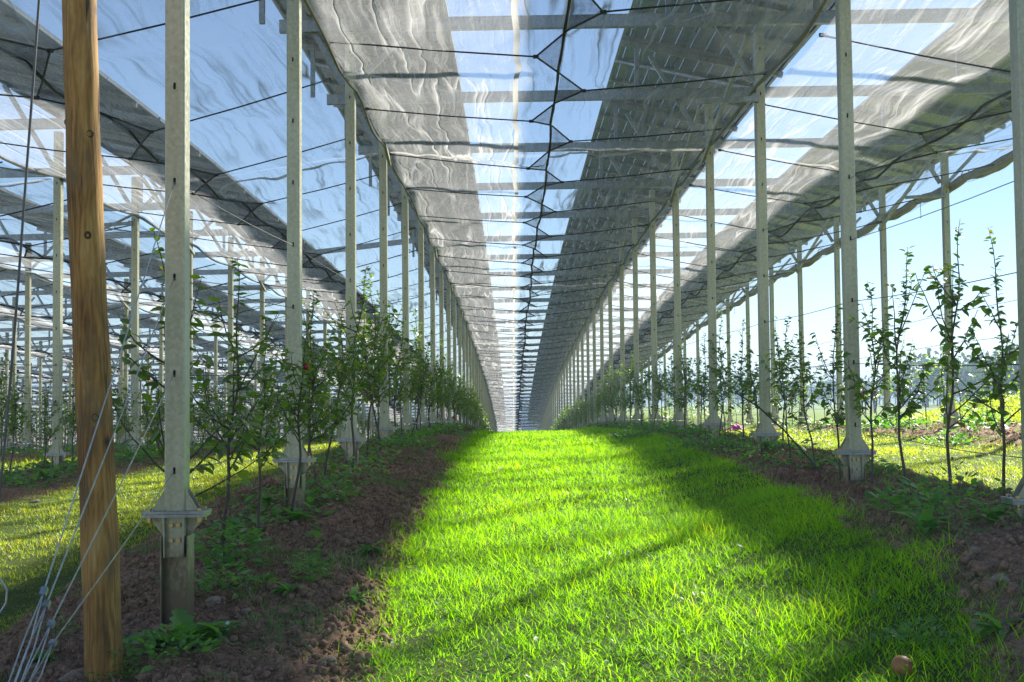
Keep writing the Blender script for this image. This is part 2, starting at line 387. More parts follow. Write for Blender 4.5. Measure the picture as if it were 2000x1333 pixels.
# ------------------------------------------------------------------ ground
def lin(a, b, d): return np.arange(a, b, d)
xs = np.concatenate([[-1500,-600,-250,-120,-70,-50], lin(-40,-14,1.0), lin(-14,-5.5,.16), lin(-5.5,-3.2,.05), lin(-3.2,3.4,.026), lin(3.4,7,.05), lin(7,14,.2), lin(14,40,1.5), [45,60,90,150,300,700,1500]])
ys = np.concatenate([[-60,-20,-5,0,1.5,2.0], lin(2.4,8,.026), lin(8,12,.04), lin(12,20,.09), lin(20,45,.4), lin(45,130,2), [135,150,180,230,320,500,900,1600,3000]])
XX, YY = np.meshgrid(xs, ys)
HH = ground_h(XX, YY) + E
V = np.stack([XX, YY, HH], -1).reshape(-1,3)
nx, ny = len(xs), len(ys)
i = np.arange(ny-1)[:,None]*nx + np.arange(nx-1)[None]
Q = np.stack([i, i+1, i+nx+1, i+nx], -1).reshape(-1,4)
sd = soil_dist(XX, YY)
soilw = (1-sstep(.92,1.12,sd)).ravel()
fieldw = (sstep(6.2,7.2,XX)).ravel()
g = ob('ground', mesh_from('ground', V, Q, M_ground, True, {'soil':soilw, 'field':fieldw})); tag(g, kind='structure')

# ------------------------------------------------------------------ posts
def post_meshes():
    P = {}
    b = MB(); b.box(-.040,.040,-.0475,.0475,.0,3.45,.006); nsh = len(b.f)
    for k in range(9):
        z = .16+.39*k; n = 8
        pts = [(.0055*math.cos(t*math.pi/4), z+(.009 if math.sin(t*math.pi/4+.01)>0 else -.009)+.0055*math.sin(t*math.pi/4)) for t in range(n)]
        b.prism_y(pts, -.0490,-.0470)
    sh = b.mesh('shaft', M_post); sh.materials.append(M_hole); P['shaft'] = sh
    for q_, p_ in enumerate(sh.polygons): p_.material_index = 1 if q_ >= nsh else 0
    b = MB(); b.box(-.125,.125,-.07,.07,-.012,-.0005,.004); P['base_plate'] = b.mesh('base_plate', M_steel)
    b = MB(); b.box(-.122,.122,-.068,.068,-.026,-.0135,.004); P['head_plate'] = b.mesh('head_plate', M_steel)
    P['gussets'] = []
    for sx in (-1,1):
        for y in (-.036,.030):
            b = MB(); b.prism_y([(sx*.0405,.0),(sx*.088,.0),(sx*.088,.008),(sx*.0405,.088)], y, y+.006)
            P['gussets'].append(b.mesh('gusset', M_post))
    b = MB()
    pts = [(-.100,-.027),(.100,-.027),(.100,-.045),(.058,-.098),(.058,-.10),(-.058,-.10),(-.058,-.098),(-.100,-.045)]
    b.prism_y(pts, -.008,.000)
    b.box(-.036,.036,-.036,-.030,-.185,-.027)             # channel web in front
    for sx in (-1,1): b.prism_y([(sx*.036,-.027),(sx*.044,-.027),(sx*.040,-.185),(sx*.034,-.185)], -.062,-.0305)
    P['bracket'] = b.mesh('bracket', M_post)
    def hexa(b, x, z, y0, y1, r):
        b.prism_y([(x+r*math.cos(t*math.pi/3), z+r*math.sin(t*math.pi/3)) for t in range(6)], y0, y1)
    b = MB(); hexa(b, 0, 0, -.011, 0, .0095); P['bolt'] = b.mesh('bolt', M_bolt)
    b = MB(); pts = [(.010*math.cos(t*math.pi/3), .010*math.sin(t*math.pi/3)) for t in range(6)]
    b.prism(pts, .0, .010); b.box(-.005,.005,-.005,.005,-.026,.0); b.prism(pts, -.046,-.0265); P['plate_bolt'] = b.mesh('plate_bolt', M_bolt)
    b = MB()
    b.box(-.050,.050,-.004,.003,-.95,-.1005)
    for sx in (-1,1): b.box(min(sx*.0502,sx*.056),max(sx*.0502,sx*.056),-.050,.055,-.95,-.1005)
    P['pile'] = b.mesh('pile', M_steel)
    b = MB(); b.box(-.05,.05,-.03,.05,-.10,-.0265); P['pile_neck'] = b.mesh('pile_neck', M_post)
    return P
PM = post_meshes()
M_pile = m_galv('pile_zinc', (.32,.32,.20), (.50,.50,.34), .5, .45, True); PM['pile'].materials[0] = M_pile
def make_post(full):
    e = bpy.data.objects.new('steel_post', None); col.objects.link(e); e.empty_display_size = .1
    ob('shaft', PM['shaft'], e); ob('base_plate', PM['base_plate'], e); ob('pile', PM['pile'], e)
    if full >= 1:
        ob('bracket', PM['bracket'], e)
        for gm in PM['gussets']: ob('gusset', gm, e)
    if full >= 2:
        ob('head_plate', PM['head_plate'], e)
        for bx in (-.013,.016):
            for bz in (-.058,-.118): ob('bolt', PM['bolt'], e, (bx,-.0365,bz))
        for bx in (-.098,.098):
            for by in (-.05,.05): ob('plate_bolt', PM['plate_bolt'], e, (bx,by,0))
    return e
protos = [make_post(0), make_post(1), make_post(2)]
used = [False]*3
cand = []
for j in range(-10, 2):
    for k in range(0, 60):
        y = posty(j,k); x = rowx(j)
        if y > YEND: break
        if inview(x, y, .015): cand.append((y, j, k, x))
cand.sort(); cand = cand[:296]
rank = {}
for y, j, k, x in cand:
    lv = 2 if y < 15 else (1 if y < 34 else 0)
    if not used[lv]: o = protos[lv]; used[lv] = True
    else: o = copy_tree(protos[lv])
    o.location = (x, y, FL(x,y)); r = rank.get(j, 0); rank[j] = r+1
    o.rotation_euler = (R(random.uniform(-.12,.12)), R(random.uniform(-.15,.15)), R(random.uniform(-1.2,1.2)))
    if j >= -4 and r < 14: tag(o, f'{ORD[r]} galvanised steel post in the {rown(j)}', 'post')
    elif j >= -7: tag(o, f'distant galvanised steel post far along the {rown(j)}', 'post')
    else: tag(o, 'thin distant galvanised steel post among the farthest rows at the left', 'post')
    o['group'] = f'steel posts in the {rown(j)}'

# ------------------------------------------------------------------ beams, panel frames, braces
def beam_mesh(L0):
    b = MB(); b.box(0, L0, -.030,.030, -.050,.050,.0); b.box(.0, L0, -.036,.036,.0502,.056); return b.mesh('beam', M_steel)
BEAM = beam_mesh(8.03); BEAMW = beam_mesh(14.0)
nb = 0
for k in range(1, 37):
    y = posty(0,k)-.05
    if y > YEND: break
    o = ob('roof_beam', BEAM); o.location = (-1.96, y, FL(2,y)+3.505)
    o.rotation_euler = (0, -math.atan2(FL(6,y)-FL(-1.9,y),8)*1.0, 0)
    tag(o, (f'{ORD[k-1]} steel cross beam overhead spanning the grass alley' if k < 14 else 'distant steel cross beam far down the grass alley roof'), 'beam', 'cross beams over the grass alley')
for k in range(2, 37):
    y = posty(-2,k)-.05
    if y > YEND: break
    dz = (FL(-18.4,y)-FL(-4.4,y)); o = ob('roof_beam', BEAMW); o.location = (-18.4, y, FL(-18.4,y)+3.505); o.rotation_euler = (0, math.atan2(dz,14), 0)
    tag(o, (f'{ORD[k-2]} long steel cross beam over the rows left of the bare alley' if k < 14 else 'distant steel cross beam over the left rows'), 'beam', 'cross beams over the left rows')
for k in range(9, 37):
    y = posty(-6,k)-.05
    if y > YEND or y < 40: continue
    o = ob('roof_beam', BEAMW); o.location = (-33, y, FL(-33,y)+3.505); o.rotation_euler = (0, -math.atan2(FL(-19,y)-FL(-33,y),14), 0)
    tag(o, 'faint steel cross beam over the farthest rows at the left', 'beam', 'cross beams over the farthest rows')
o = MB(); o.bar((-4.45,24.7,FL(-4.45,24.7)+3.42),(-1.3,24.6,FL(-1.3,24.6)+3.55),.06,.10); o = ob('tie_beam', o.mesh('tie_beam', M_steel))
tag(o, 'slanting tie beam crossing the open bay left of the grass alley', 'beam')

TILT = math.atan2(.38, 1.74); XL_, XR_, HL_, HR_ = -.92, .82, 4.19, 3.81
def frame_meshes():
    a = MB(); a.bar((XL_,0,HL_-.055),(XR_,0,HR_-.055),.05,.06)
    s = [MB(), MB()]
    s[0].bar((-.76,0,3.56),(-.76,0,4.065),.045,.045); s[1].bar((.52,0,3.56),(.52,0,3.80),.045,.045)
    kb = MB(); kb.bar((-.045,.0,3.02),(-.62,.0,3.985),.04,.045)
    kb2 = MB(); kb2.bar((.045,.0,3.02),(.45,.0,3.44),.035,.04)
    return a.mesh('rafter', M_steel), [q.mesh('strut', M_steel) for q in s], kb.mesh('knee_brace', M_steel), kb2.mesh('knee_brace', M_steel)
RAF, STR, KB, KB2 = frame_meshes()
fp = bpy.data.objects.new('panel_frame', None); col.objects.link(fp)
ob('rafter', RAF, fp); ob('strut', STR[0], fp); ob('strut', STR[1], fp); ob('knee_brace', KB, fp); ob('knee_brace', KB2, fp)
first = True; rank = {}
for y, j, k, x in cand:
    if k < 1: continue
    if first: o = fp; first = False
    else: o = copy_tree(fp)
    o.location = (x, y+.055, FL(x,y)); r = rank.get(j,0); rank[j] = r+1
    o['category'] = 'frame'; o['group'] = f'panel frames over the {rown(j)}'
    o['label'] = (f'{ORD[r]} braced steel rafter frame under the panels of the {rown(j)}' if j >= -3 and r < 12 else f'distant braced rafter frame above the {rown(j)}')

def solar_meshes():
    w, l = .915, 1.775
    b = MB(); b.box(0,l,-w/2,w/2,.012,.018); gl = b.mesh('cell_glass', M_cells)
    b = MB(); t = .030
    b.box(0,t,-w/2,w/2,-.018,.0115); b.box(l-t,l,-w/2,w/2,-.018,.0115)
    b.box(t+.001,l-t-.001,-w/2,-w/2+t,-.018,.0115); b.box(t+.001,l-t-.001,w/2-t,w/2,-.018,.0115)
    fr = b.mesh('module_frame', M_steel)
    return gl, fr
SG, SF = solar_meshes()
pan = []
for j in range(-9, 2):
    x = rowx(j)
    for k in range(0, 37):
        y0 = posty(j,k)
        for q in range(3):
            y = y0 + (q+.5)*SPAN/3
            if y > YEND or y < 4: continue
            gapk = ((k-3) % 5 == 0 and q == 1)
            # must be in view from the camera, or near enough to throw its shadow into the picture
            h = 3.5 + F(y)
            if abs(x)/y > .46+1.2/y*1.0 and not (j in (0,1,2) and y < 30): continue
            pan.append((y, j, k, q, x, gapk))
pan.sort(); rank = {}
pe = bpy.data.objects.new('solar_panel', None); col.objects.link(pe); ob('cell_glass', SG, pe); ob('module_frame', SF, pe)
far_v, far_f = [], []; first = True
nvis = 0
for y, j, k, q, x, gapk in pan:
    dz = FL(x,y)
    yy = y + (.03 if gapk else 0)
    visible = (3.7+F(y))/y < .315 and inview(x, y, .05)
    if y < 26 or (visible and nvis < 290):
        if first: o = pe; first = False
        else: o = copy_tree(pe)
        slope = math.atan2(FL(x,y+1)-FL(x,y-1),2)
        o.location = (x+XL_, yy, dz+HL_-.005); o.rotation_euler = (slope, TILT, 0)
        if gapk: o.scale = (1,.93,1)
        r = rank.get(j,0); rank[j] = r+1; nvis += visible
        o['category'] = 'solar panel'; o['group'] = f'solar panels over the {rown(j)}'
        n = f'{ORD[r]} dark solar panel' if r < 20 else 'small distant dark solar panel'
        o['label'] = f'{n} on the roof above the {rown(j)}'
    else:
        n0 = len(far_v)*1; w = .455
        ca, sa = math.cos(TILT), math.sin(TILT)
        for dxx, zz in ((0,0),(1.775,0)):
            for s in (-w, w):
                for th in (-.015,.015):
                    yz = FL(x,y+s)
                    far_v.append((x+XL_+dxx*ca, y+s, yz+HL_-dxx*sa+th))
        far_f += [tuple(n0+i for i in f) for f in ((0,4,6,2),(1,3,7,5),(0,1,5,4),(2,6,7,3),(0,2,3,1),(4,5,7,6))]
me = bpy.data.meshes.new('far_panels'); me.from_pydata(far_v, [], far_f); me.materials.append(M_cells)
tag(ob('far_solar_panels', me), 'mass of distant dark solar panels over the far rows', 'solar panels', kind='stuff')

# diagonal braces along the rows, cross arms that carry the net
n = 0
for j, ks in ((-1, [2,5,7,9,11,14,17]), (0, [2,3,6,8,10,13,16]), (1, [4,6,9,12]), (-2, [4,6,8,11]), (-3,[7,9,12])):
    for q, k in enumerate(ks):
        x = rowx(j); y0, y1 = posty(j,k), posty(j,k+1)
        b = MB(); sx = .075 if j < 0 else -.075
        b.bar((x+sx,y0+.08,FL(x,y0)+3.44),(x+sx,y1-.06,FL(x,y1)+2.80),.030,.045)
        tag(ob('diagonal_brace', b.mesh('diagonal_brace', M_post)), f'{ORD[q]} slanting steel brace high between posts of the {rown(j)}', 'brace', f'braces in the {rown(j)}')
for j, ks in ((0, [2,4,7,10,13]), (1, [4,7,10]), (-2, [4,7])):
    for q, k in enumerate(ks):
        x = rowx(j); y = posty(j,k); b = MB(); h = FL(x,y)+2.86
        b.bar((x-.045,y-.075,h-.02),(x-.55,y-.09,h-.045),.035,.04)
        b.box(x-.07,x-.02,y-.095,y-.0485,h-.05,h+.01)
        tag(ob('cross_arm', b.mesh('cross_arm', M_steel)), f'{ORD[q]} short horizontal steel arm high on the {rown(j)}', 'arm', f'cross arms of the {rown(j)}')
# flat diagonals in the roof plane beyond the second row
q = 0
for j in (-3,-4):
    for k in ((3,5,8) if j == -3 else (5,8)):
        y0, y1 = posty(j,k), posty(j,k+1); xa, xb = rowx(j)+.9, rowx(j)+2.6
        b = MB(); b.bar((xa,y0,FL(xa,y0)+3.46),(xb,y1,FL(xb,y1)+3.46),.06,.012)
        b.bar((xb,y0,FL(xa,y0)+3.44),(xa,y1,FL(xb,y1)+3.44),.06,.012)
        tag(ob('roof_bracing', b.mesh('roof_bracing', M_steel)), f'{ORD[q]} crossed flat bars in the roof plane left of the second left row', 'bracing', 'crossed roof bracing'); q += 1

# ------------------------------------------------------------------ hail nets
NETH = 2.96
def net_z(j, x, y):
    """height of the net in the alley right of row j"""
    xl, xr = rowx(j), rowx(j+1)
    u = (x-xl)/PITCH
    hl, hr = F(y)+T(xl), F(y)+T(xr)
    base = hl*(1-u)+hr*u + NETH
    dip = (.13 if j == -1 else .27)
    cen = np.abs(u-.5)*2
    d = dip*np.clip(1-cen,0,1)**.9
    # scallops: lower between the cords
    ph = (y-9.0)/2.24
    sc_ = .045*np.cos(2*math.pi*(ph+.5*(u>.5)))*np.sin(math.pi*np.clip(u,0,1))
    ridge_sag = .07*np.abs(np.sin(math.pi*(y-posty(j,0))/SPAN))*np.clip(cen,0,1)**3
    w = (fbm(x*2.6+.5*fbm(x,y,5,2)*6, y*.55, 300+j, 3)-.45)*.17 + (fbm(x*7+3*fbm(x*.8,y*.8,9,2), y*1.3, 330+j, 2)-.4)*.05
    w = w*np.clip(np.sin(math.pi*np.clip(u,0.02,.98)),0,1)**.5
    return base - d - sc_*1 - ridge_sag + w + E
STRIPS = [13.65 + 14.3*i for i in range(-1, 8)]
netn = 0
AL = {0:'the right alley', -1:'the central grass alley', -2:'the bare left alley'}
def aln(j): return AL.get(j, f'{ {-3:"second",-4:"third",-5:"fourth",-6:"fifth",-7:"sixth"}.get(j,"")} alley to the left' if j >= -7 else 'the farthest left alleys')
for j in range(-9, 1):
    xl = rowx(j)+.07; xr = rowx(j+1)-.07
    if j == 0: xr = 5.72
    for s in range(len(STRIPS)-1):
        ya, yb = STRIPS[s], STRIPS[s+1]
        if s == 0: ya = 5.6
        yb = min(yb, YEND+2)
        if ya >= yb: continue
        if abs(rowx(j+1))/yb > .5 and abs(rowx(j))/yb > .5 and j < 0: continue
        dx_ = .045 if (ya < 30 and j >= -3) else .11
        dy_ = .09 if ya < 26 and j >= -2 else (.2 if ya < 45 else .5)
        X1 = np.linspace(xl, xr, int((xr-xl)/dx_)); Y1 = np.linspace(ya, yb, int((yb-ya)/dy_)+1)
        XN, YN = np.meshgrid(X1, Y1); ZN = net_z(j, XN, YN)
        V = np.stack([XN,YN,ZN],-1).reshape(-1,3); a, b = len(X1), len(Y1)
        i = np.arange(b-1)[:,None]*a + np.arange(a-1)[None]
        Q = np.stack([i,i+1,i+a+1,i+a],-1).reshape(-1,4)
        o = ob('hail_net', mesh_from('hail_net', V, Q, M_net, True))
        tag(o, f'{ORD[s]} length of grey hail net stretched over {aln(j)}', 'net', f'hail nets over {aln(j)}')
        if yb < 100 and j >= -5:      # white seam band at the far end of this length
            XB, YB = np.meshgrid(np.linspace(xl,xr,60), np.array([-.055,-.02,.01,.04]) + yb)
            YB = YB + .03*np.sin(XB*7+s)+.02*np.sin(XB*17)
            ZB = net_z(j, XB, YB) - .008
            V = np.stack([XB,YB,ZB],-1).reshape(-1,3); i = np.arange(3)[:,None]*60+np.arange(59)[None]
            ob('seam_band', mesh_from('seam_band', V, np.stack([i,i+1,i+61,i+60],-1).reshape(-1,4), M_band, True), o)
        if j in (-1,):      # pale lengthwise band
            xb_ = .055
            XB, YB = np.meshgrid(np.array([-.022,0,.022])+xb_, np.arange(ya, yb, .12))
            XB = XB + .012*np.sin(YB*2.1)+.008*np.sin(YB*5.3)
            ZB = net_z(j, XB, YB)-.008; V = np.stack([XB,YB,ZB],-1).reshape(-1,3); nbb = XB.shape[0]
            i = np.arange(nbb-1)[:,None]*3+np.arange(2)[None]
            ob('selvedge_band', mesh_from('selvedge_band', V, np.stack([i,i+1,i+4,i+3],-1).reshape(-1,4), M_band, True), o)

def nz(j, x, y): return float(net_z(j, np.array([x]), np.array([y]))[0])
# bungee cords to the lacing in the middle, the lacing itself, gussets
def hook_pts(j):
    xm = rowx(j)+PITCH/2; hw = .20 if j == -1 else .25
    yl, yr = [], []
    for i in range(60):
        y = 9.0 + 2.24*i - 4.48
        if y > YEND: break
        yl.append((xm-hw, y)); yr.append((xm+hw, y+1.12))
    return xm, yl, yr
cordv = {}
hookm = MB(); hookm.box(-.018,.018,-.009,.009,-.012,.012,.004); hookm.tube([(.018,0,0),(.034,0,.012),(.046,0,0),(.034,0,-.012),(.022,0,0)], .003, 5)
HOOK = hookm.mesh('hook', M_black)
clipm = MB(); clipm.box(-.02,.02,-.010,.010,-.012,.012,.004); CLIP = clipm.mesh('clip', M_black)
stuffc = MB(); sw = True
for j in range(-7, 1):
    xm, yl, yr = hook_pts(j)
    ni = 0
    for side, pts, xr_ in ((-1, yl, rowx(j)+.09), (1, yr, rowx(j+1)-.09)):
        for i, (hx, hy) in enumerate(pts):
            if hy < 5.8: continue
            za = nz(j, hx, hy)-.05; zb = float(F(hy)+T(xr_)+NETH-.06+E)
            if not inview(hx, hy, .14): continue
            if (za-E)/hy > .33: continue
            mid = ((hx+xr_)/2, hy, (za+zb)/2-.012)
            a, b_ = (hx, hy, za), (xr_, hy+.02, zb)
            near = hy < 62 and j >= -2
            if near:
                c = MB(); c.tube([a, mid, b_], .0065 if hy < 20 else .008, 5)
                o = ob('bungee_cord', c.mesh('bungee_cord', M_black))
                h = ob('hook', HOOK, o); h.location = b_; h.rotation_euler = (0, 0, 0 if side < 0 else math.pi)
                h = ob('clip', CLIP, o); h.location = a
                sd_ = 'left' if side < 0 else 'right'
                lab = f'{ORD[ni] if ni < 10 else "distant"} black elastic cord tying the {sd_} edge of the net over {aln(j)}'
                tag(o, lab, 'cord', f'elastic cords over {aln(j)}')
            else: stuffc.tube([a, mid, b_], .008, 4)
            ni += 1
        ni = 0
    # lacing: zigzag rope between the two rows of hooks plus the middle rope
    zz = []
    for (a, b_) in zip(yl, yr):
        for (x, y) in (a, b_):
            zz.append((x, y))
    zz = [(x,y) for x, y in zz if y > 5.8 and inview(x, y, .2)]
    if len(zz) < 4: continue
    top = bpy.data.objects.new('net_lacing', None); col.objects.link(top)
    tag(top, f'black zigzag lacing joining the net halves over {aln(j)}', 'lacing', 'zigzag lacings between net halves')
    c = MB(); r_ = .0065 if j >= -2 else .010
    for (a, b_) in zip(zz[:-1], zz[1:]):
        m_ = ((a[0]+b_[0])/2, (a[1]+b_[1])/2)
        r_ = (.0055 if j >= -2 else .009) + .00022*a[1]; c.tube([(a[0],a[1],nz(j,*a)-.05),(m_[0],m_[1],nz(j,*m_)-.045),(b_[0],b_[1],nz(j,*b_)-.05)], r_, 5)
    ob('zigzag_rope', c.mesh('zigzag_rope', M_black), top)
    c = MB(); ymax = zz[-1][1]; yy = np.arange(zz[0][1], ymax, .28)
    c.tube([(xm+.02*math.sin(y*.5)+.010*math.sin(y*2.7+j), y, nz(j,xm,y)-.035) for y in yy], [.007+.005*math.sin(y*5)**2+.00025*y for y in yy], 5)
    ob('centre_rope', c.mesh('centre_rope', M_black), top)
    fv, ff = [], []
    for i in range(1, len(zz)-1):
        p0, p1, p2 = zz[i-1], zz[i], zz[i+1]
        ma = (xm, (p0[1]+p1[1])/2); mb = (xm, (p1[1]+p2[1])/2); n0 = len(fv)
        for p in (p1, ma, mb): fv.append((p[0], p[1], nz(j,*p)-.04))
        ff.append((n0,n0+1,n0+2))
    me = bpy.data.meshes.new('gusset_net'); me.from_pydata(fv, [], ff); me.materials.append(M_flap); ob('gusset_net', me, top)
tag(ob('far_elastic_cords', stuffc.mesh('far_cords', M_black)), 'distant black elastic cords under the far nets', 'cords', kind='stuff')

# hems and wires along each row, where the nets are tied
for j in range(-7, 2):
    x = rowx(j); ys_ = np.arange(max(6.5, abs(x)*2.2), YEND, .35)
    c = MB(); pts = []
    for y in ys_:
        sag = .07*abs(math.sin(math.pi*(y-posty(j,0))/SPAN)); pts.append((x+(.062 if j < 0 else -.062)+.01*math.sin(y*3), y, FL(x,y)+NETH-.02-sag))
    c.tube(pts, [.010+.008*abs(math.sin(y*2.3+j)) for y in ys_], 6)
    if j == 1: continue
    tag(ob('ridge_cable', c.mesh('ridge_cable', M_roll), None), f'gathered net hem on its cable along the {rown(j)}', 'cable', 'net hems along the rows')
c = MB(); pts = []; rr = []
for y in np.arange(12.8, YEND, .18):
    sag = .055*abs(math.sin(math.pi*(y-14.1)/1.9)); pts.append((5.74, y, FL(5.7,y)+3.03-sag+.02*math.sin(y*.7))); rr.append(.05+.018*abs(math.sin(math.pi*(y-14.1)/1.9))+.006*math.sin(y*9))
c.tube(pts, rr, 10)
rl = ob('rolled_net', c.mesh('rolled_net', M_roll, True)); tag(rl, 'grey rolled up net edge sagging along the outermost right posts', 'net')
c = MB()
for i in range(30):
    y = 14.1+1.9*i; z = FL(5.7,y)+3.03
    c.tube([(5.74+.062*math.cos(t),y,z+.062*math.sin(t)) for t in np.linspace(0,2*math.pi,9)], .006, 4)
    if i % 2 == 0: c.tube([(5.78,y+.05,z-.05),(5.785,y+.05,z-.16-.05*(i%4)),(5.78,y+.06,z-.24)], .004, 4)
ob('tie', c.mesh('tie', M_black), rl)

# trellis wires threaded through the post slots
HN = ['lowest','second','third','fourth','fifth']
for j in (-3,-2,-1,0,1):
    x = rowx(j)
    for q in range(5 if j in (0,) else 4):
        c = MB(); yy = [y for y in [posty(j,k) for k in range(36)] if y > max(2.2*abs(x), 4) or j == 0]
        yy = [y for y in yy if y < 70]
        pts = [(x, y, FL(x,y)+.155+.39*q) for y in yy]
        if j == 0: pts = [(x, 3.2, FL(x,3.2)+.155+.39*q)] + pts
        pp = []
        for a, b_ in zip(pts[:-1], pts[1:]):
            for t in (0,.25,.5,.75): pp.append((a[0]+.004, a[1]+(b_[1]-a[1])*t, a[2]+(b_[2]-a[2])*t - .02*4*t*(1-t)*(1.5 if q == 0 else .6)))
        c.tube(pp, .0022 if j in (-1,0) else .003, 4)
        tag(ob('trellis_wire', c.mesh('trellis_wire', M_wire if q < 1 else M_cable)), f'{HN[q]} trellis wire running through the posts of the {rown(j)}', 'wire', 'trellis wires')

# ------------------------------------------------------------------ wooden end pole, guy wires
def pix(px, py, y):                                    # a point at depth y seen at pixel px, py of the photograph
    return Vector(((px-1000)*y/2500, y, (785-py-.01*(px-1000))*y/2500 + E))
PY = 4.55; pb = pix(205, 1330, PY); pt = pix(150, 0, PY)
d = (pt-pb); top_ = pb + d*1.5; bot_ = pb - d*.12
c = MB(); K = 60; pts = []; rr = []
for i in range(K+1):
    t = i/K; p = bot_.lerp(top_, t); pts.append((p.x+.004*math.sin(t*9), p.y, p.z)); rr.append(.0660 - .010*t + .0012*math.sin(t*40)+.0010*math.sin(t*73))
c.tube(pts, rr, 28)
wp = c.mesh('wooden_pole', M_wood, True)
V = np.array([v.co[:] for v in wp.vertices]); ax = np.array(bot_)+(np.array(top_-bot_))*((V[:,2]-bot_.z)/(top_.z-bot_.z))[:,None]
rad = V-ax; ang = np.arctan2(rad[:,1], rad[:,0]); k_ = 1 + .035*(vnoise(ang*2.2+9, V[:,2]*1.5, 77)-.5) + .03*(vnoise(ang*9, V[:,2]*.9, 78)-.5)
V2 = ax + rad*k_[:,None]; wp.vertices.foreach_set('co', V2.astype(np.float32).ravel())
pole = ob('wooden_pole', wp); tag(pole, 'leaning round wooden end pole with knots, in front of the nearest left post', 'pole')
c = MB()
for px, py in ((138,455),(180,462),(150,638),(196,815),(130,235),(181,262)):
    p = pix(px, py, PY); dx = p.x - (pb.x + (pt.x-pb.x)*(p.z-pb.z)/(pt.z-pb.z))
    yy = PY - math.sqrt(max(.0001, .0640**2-dx*dx)); rk = .011
    for a in range(3):
        r1 = rk*(1-.3*a); c.tube([(p.x+r1*math.cos(t), yy-.001+.002*a+ (abs(r1*math.cos(t)+dx)**2)*6, p.z+r1*1.15*math.sin(t)) for t in np.linspace(0,2*math.pi,13)], .0018, 4)
ob('knot', c.mesh('knot', m_plain('knot_wood', (.10,.05,.02), .8), True), pole)

anch = pix(6, 1425, 3.38); xp, yp = rowx(-1), posty(-1,0)
GL = ['topmost','upper middle','lower middle','lowest']
for q, (k, g0) in enumerate(((3,(88,1152)),(2,(93,1177)),(1,(102,1215)),(0,(106,1251)))):
    a = Vector((xp-.002, yp-.050, FL(xp,yp)+.155+.39*k)); b_ = anch + Vector((.008*q-.012, .012*q-.02, 0)); g_ = pix(g0[0], g0[1], 3.75)
    c = MB(); c.tube([a, a.lerp(g_,.5)-Vector((0,0,.006)), g_], .0024, 5); dn = (b_-g_)
    for sx in (-1,1): c.tube([g_, g_+dn*.35+Vector((sx*.010,0,-.006)), b_+Vector((sx*.008,0,0))], .0022, 5)
    o = ob('guy_wire', c.mesh('guy_wire', M_wire)); tag(o, f'{GL[q]} bright guy wire from the nearest left post down to the anchor', 'wire', 'guy wires at the left end')
    m_ = MB(); dd = (g_-a).normalized(); m_.bar(g_-dd*.013, g_+dd*.013, .018,.014); ob('wire_grip', m_.mesh('wire_grip', M_steel), o)
c = MB(); c.tube([anch+Vector((0,0,.02)), anch-Vector((.03,-.02,.35))], .008, 6); tag(ob('ground_anchor', c.mesh('ground_anchor', M_steel)), 'steel anchor rod in the soil at the lower left where the guy wires meet', 'anchor')
c = MB(); p0 = pix(-30, 1250, 3.9); pts = [pix(72,-40,4.0), pix(60,150,4.0), pix(48,330,4.0), pix(33,560,4.0), pix(20,740,4.0), pix(4,930,4.0), pix(-25,1250,4.0)]
c.tube(pts, .0042, 6); tag(ob('steel_cable', c.mesh('steel_cable', M_cable)), 'dark twisted cable hanging at the far left edge beside the wooden pole', 'cable')
c = MB(); c.tube([pix(-30,1120,4.6),pix(4,1128,4.6),pix(17,1150,4.6),pix(15,1175,4.6),pix(4,1192,4.6),pix(-25,1200,4.6)], .004, 6)
tag(ob('wire_loop', c.mesh('wire_loop', M_wire)), 'loop of pale wire at the left edge on the soil', 'wire')
c = MB(); c.tube([pix(1438,768,9.6),pix(1480,795,9.4),pix(1530,842,9.2),pix(1580,900,9.0),pix(1618,945,8.8)], .006, 6)
tag(ob('black_hose', c.mesh('black_hose', M_black)), 'thin black hose slanting to the ground in front of the right row', 'hose')

# ------------------------------------------------------------------ grass
def inst(base, faces, pos, rotz, tilt, tiltdir, scale, extra=None):
    """many copies of a small base shape: returns V, F arrays"""
    n = len(pos); cz, sz = np.cos(rotz), np.sin(rotz)
    B = base[None]*scale[:,None,:]
    x = B[...,0]*cz[:,None]-B[...,1]*sz[:,None]; y = B[...,0]*sz[:,None]+B[...,1]*cz[:,None]; z = B[...,2]
    if tilt is not None:      # tilt about a horizontal axis
        ax, ay = np.cos(tiltdir), np.sin(tiltdir); ct, st = np.cos(tilt), np.sin(tilt)
        dot = x*ax[:,None]+y*ay[:,None]
        x2 = x*ct[:,None] + ay[:,None]*z*st[:,None] + ax[:,None]*dot*(1-ct)[:,None]
        y2 = y*ct[:,None] - ax[:,None]*z*st[:,None] + ay[:,None]*dot*(1-ct)[:,None]
        z2 = z*ct[:,None] + (ax[:,None]*y-ay[:,None]*x)*st[:,None]
        x, y, z = x2, y2, z2
    V = np.stack([x,y,z],-1) + pos[:,None,:]
    return V.reshape(-1,3), [(f[None] + (np.arange(n)*len(base))[:,None,None]).reshape(-1, f.shape[1]) for f in faces]
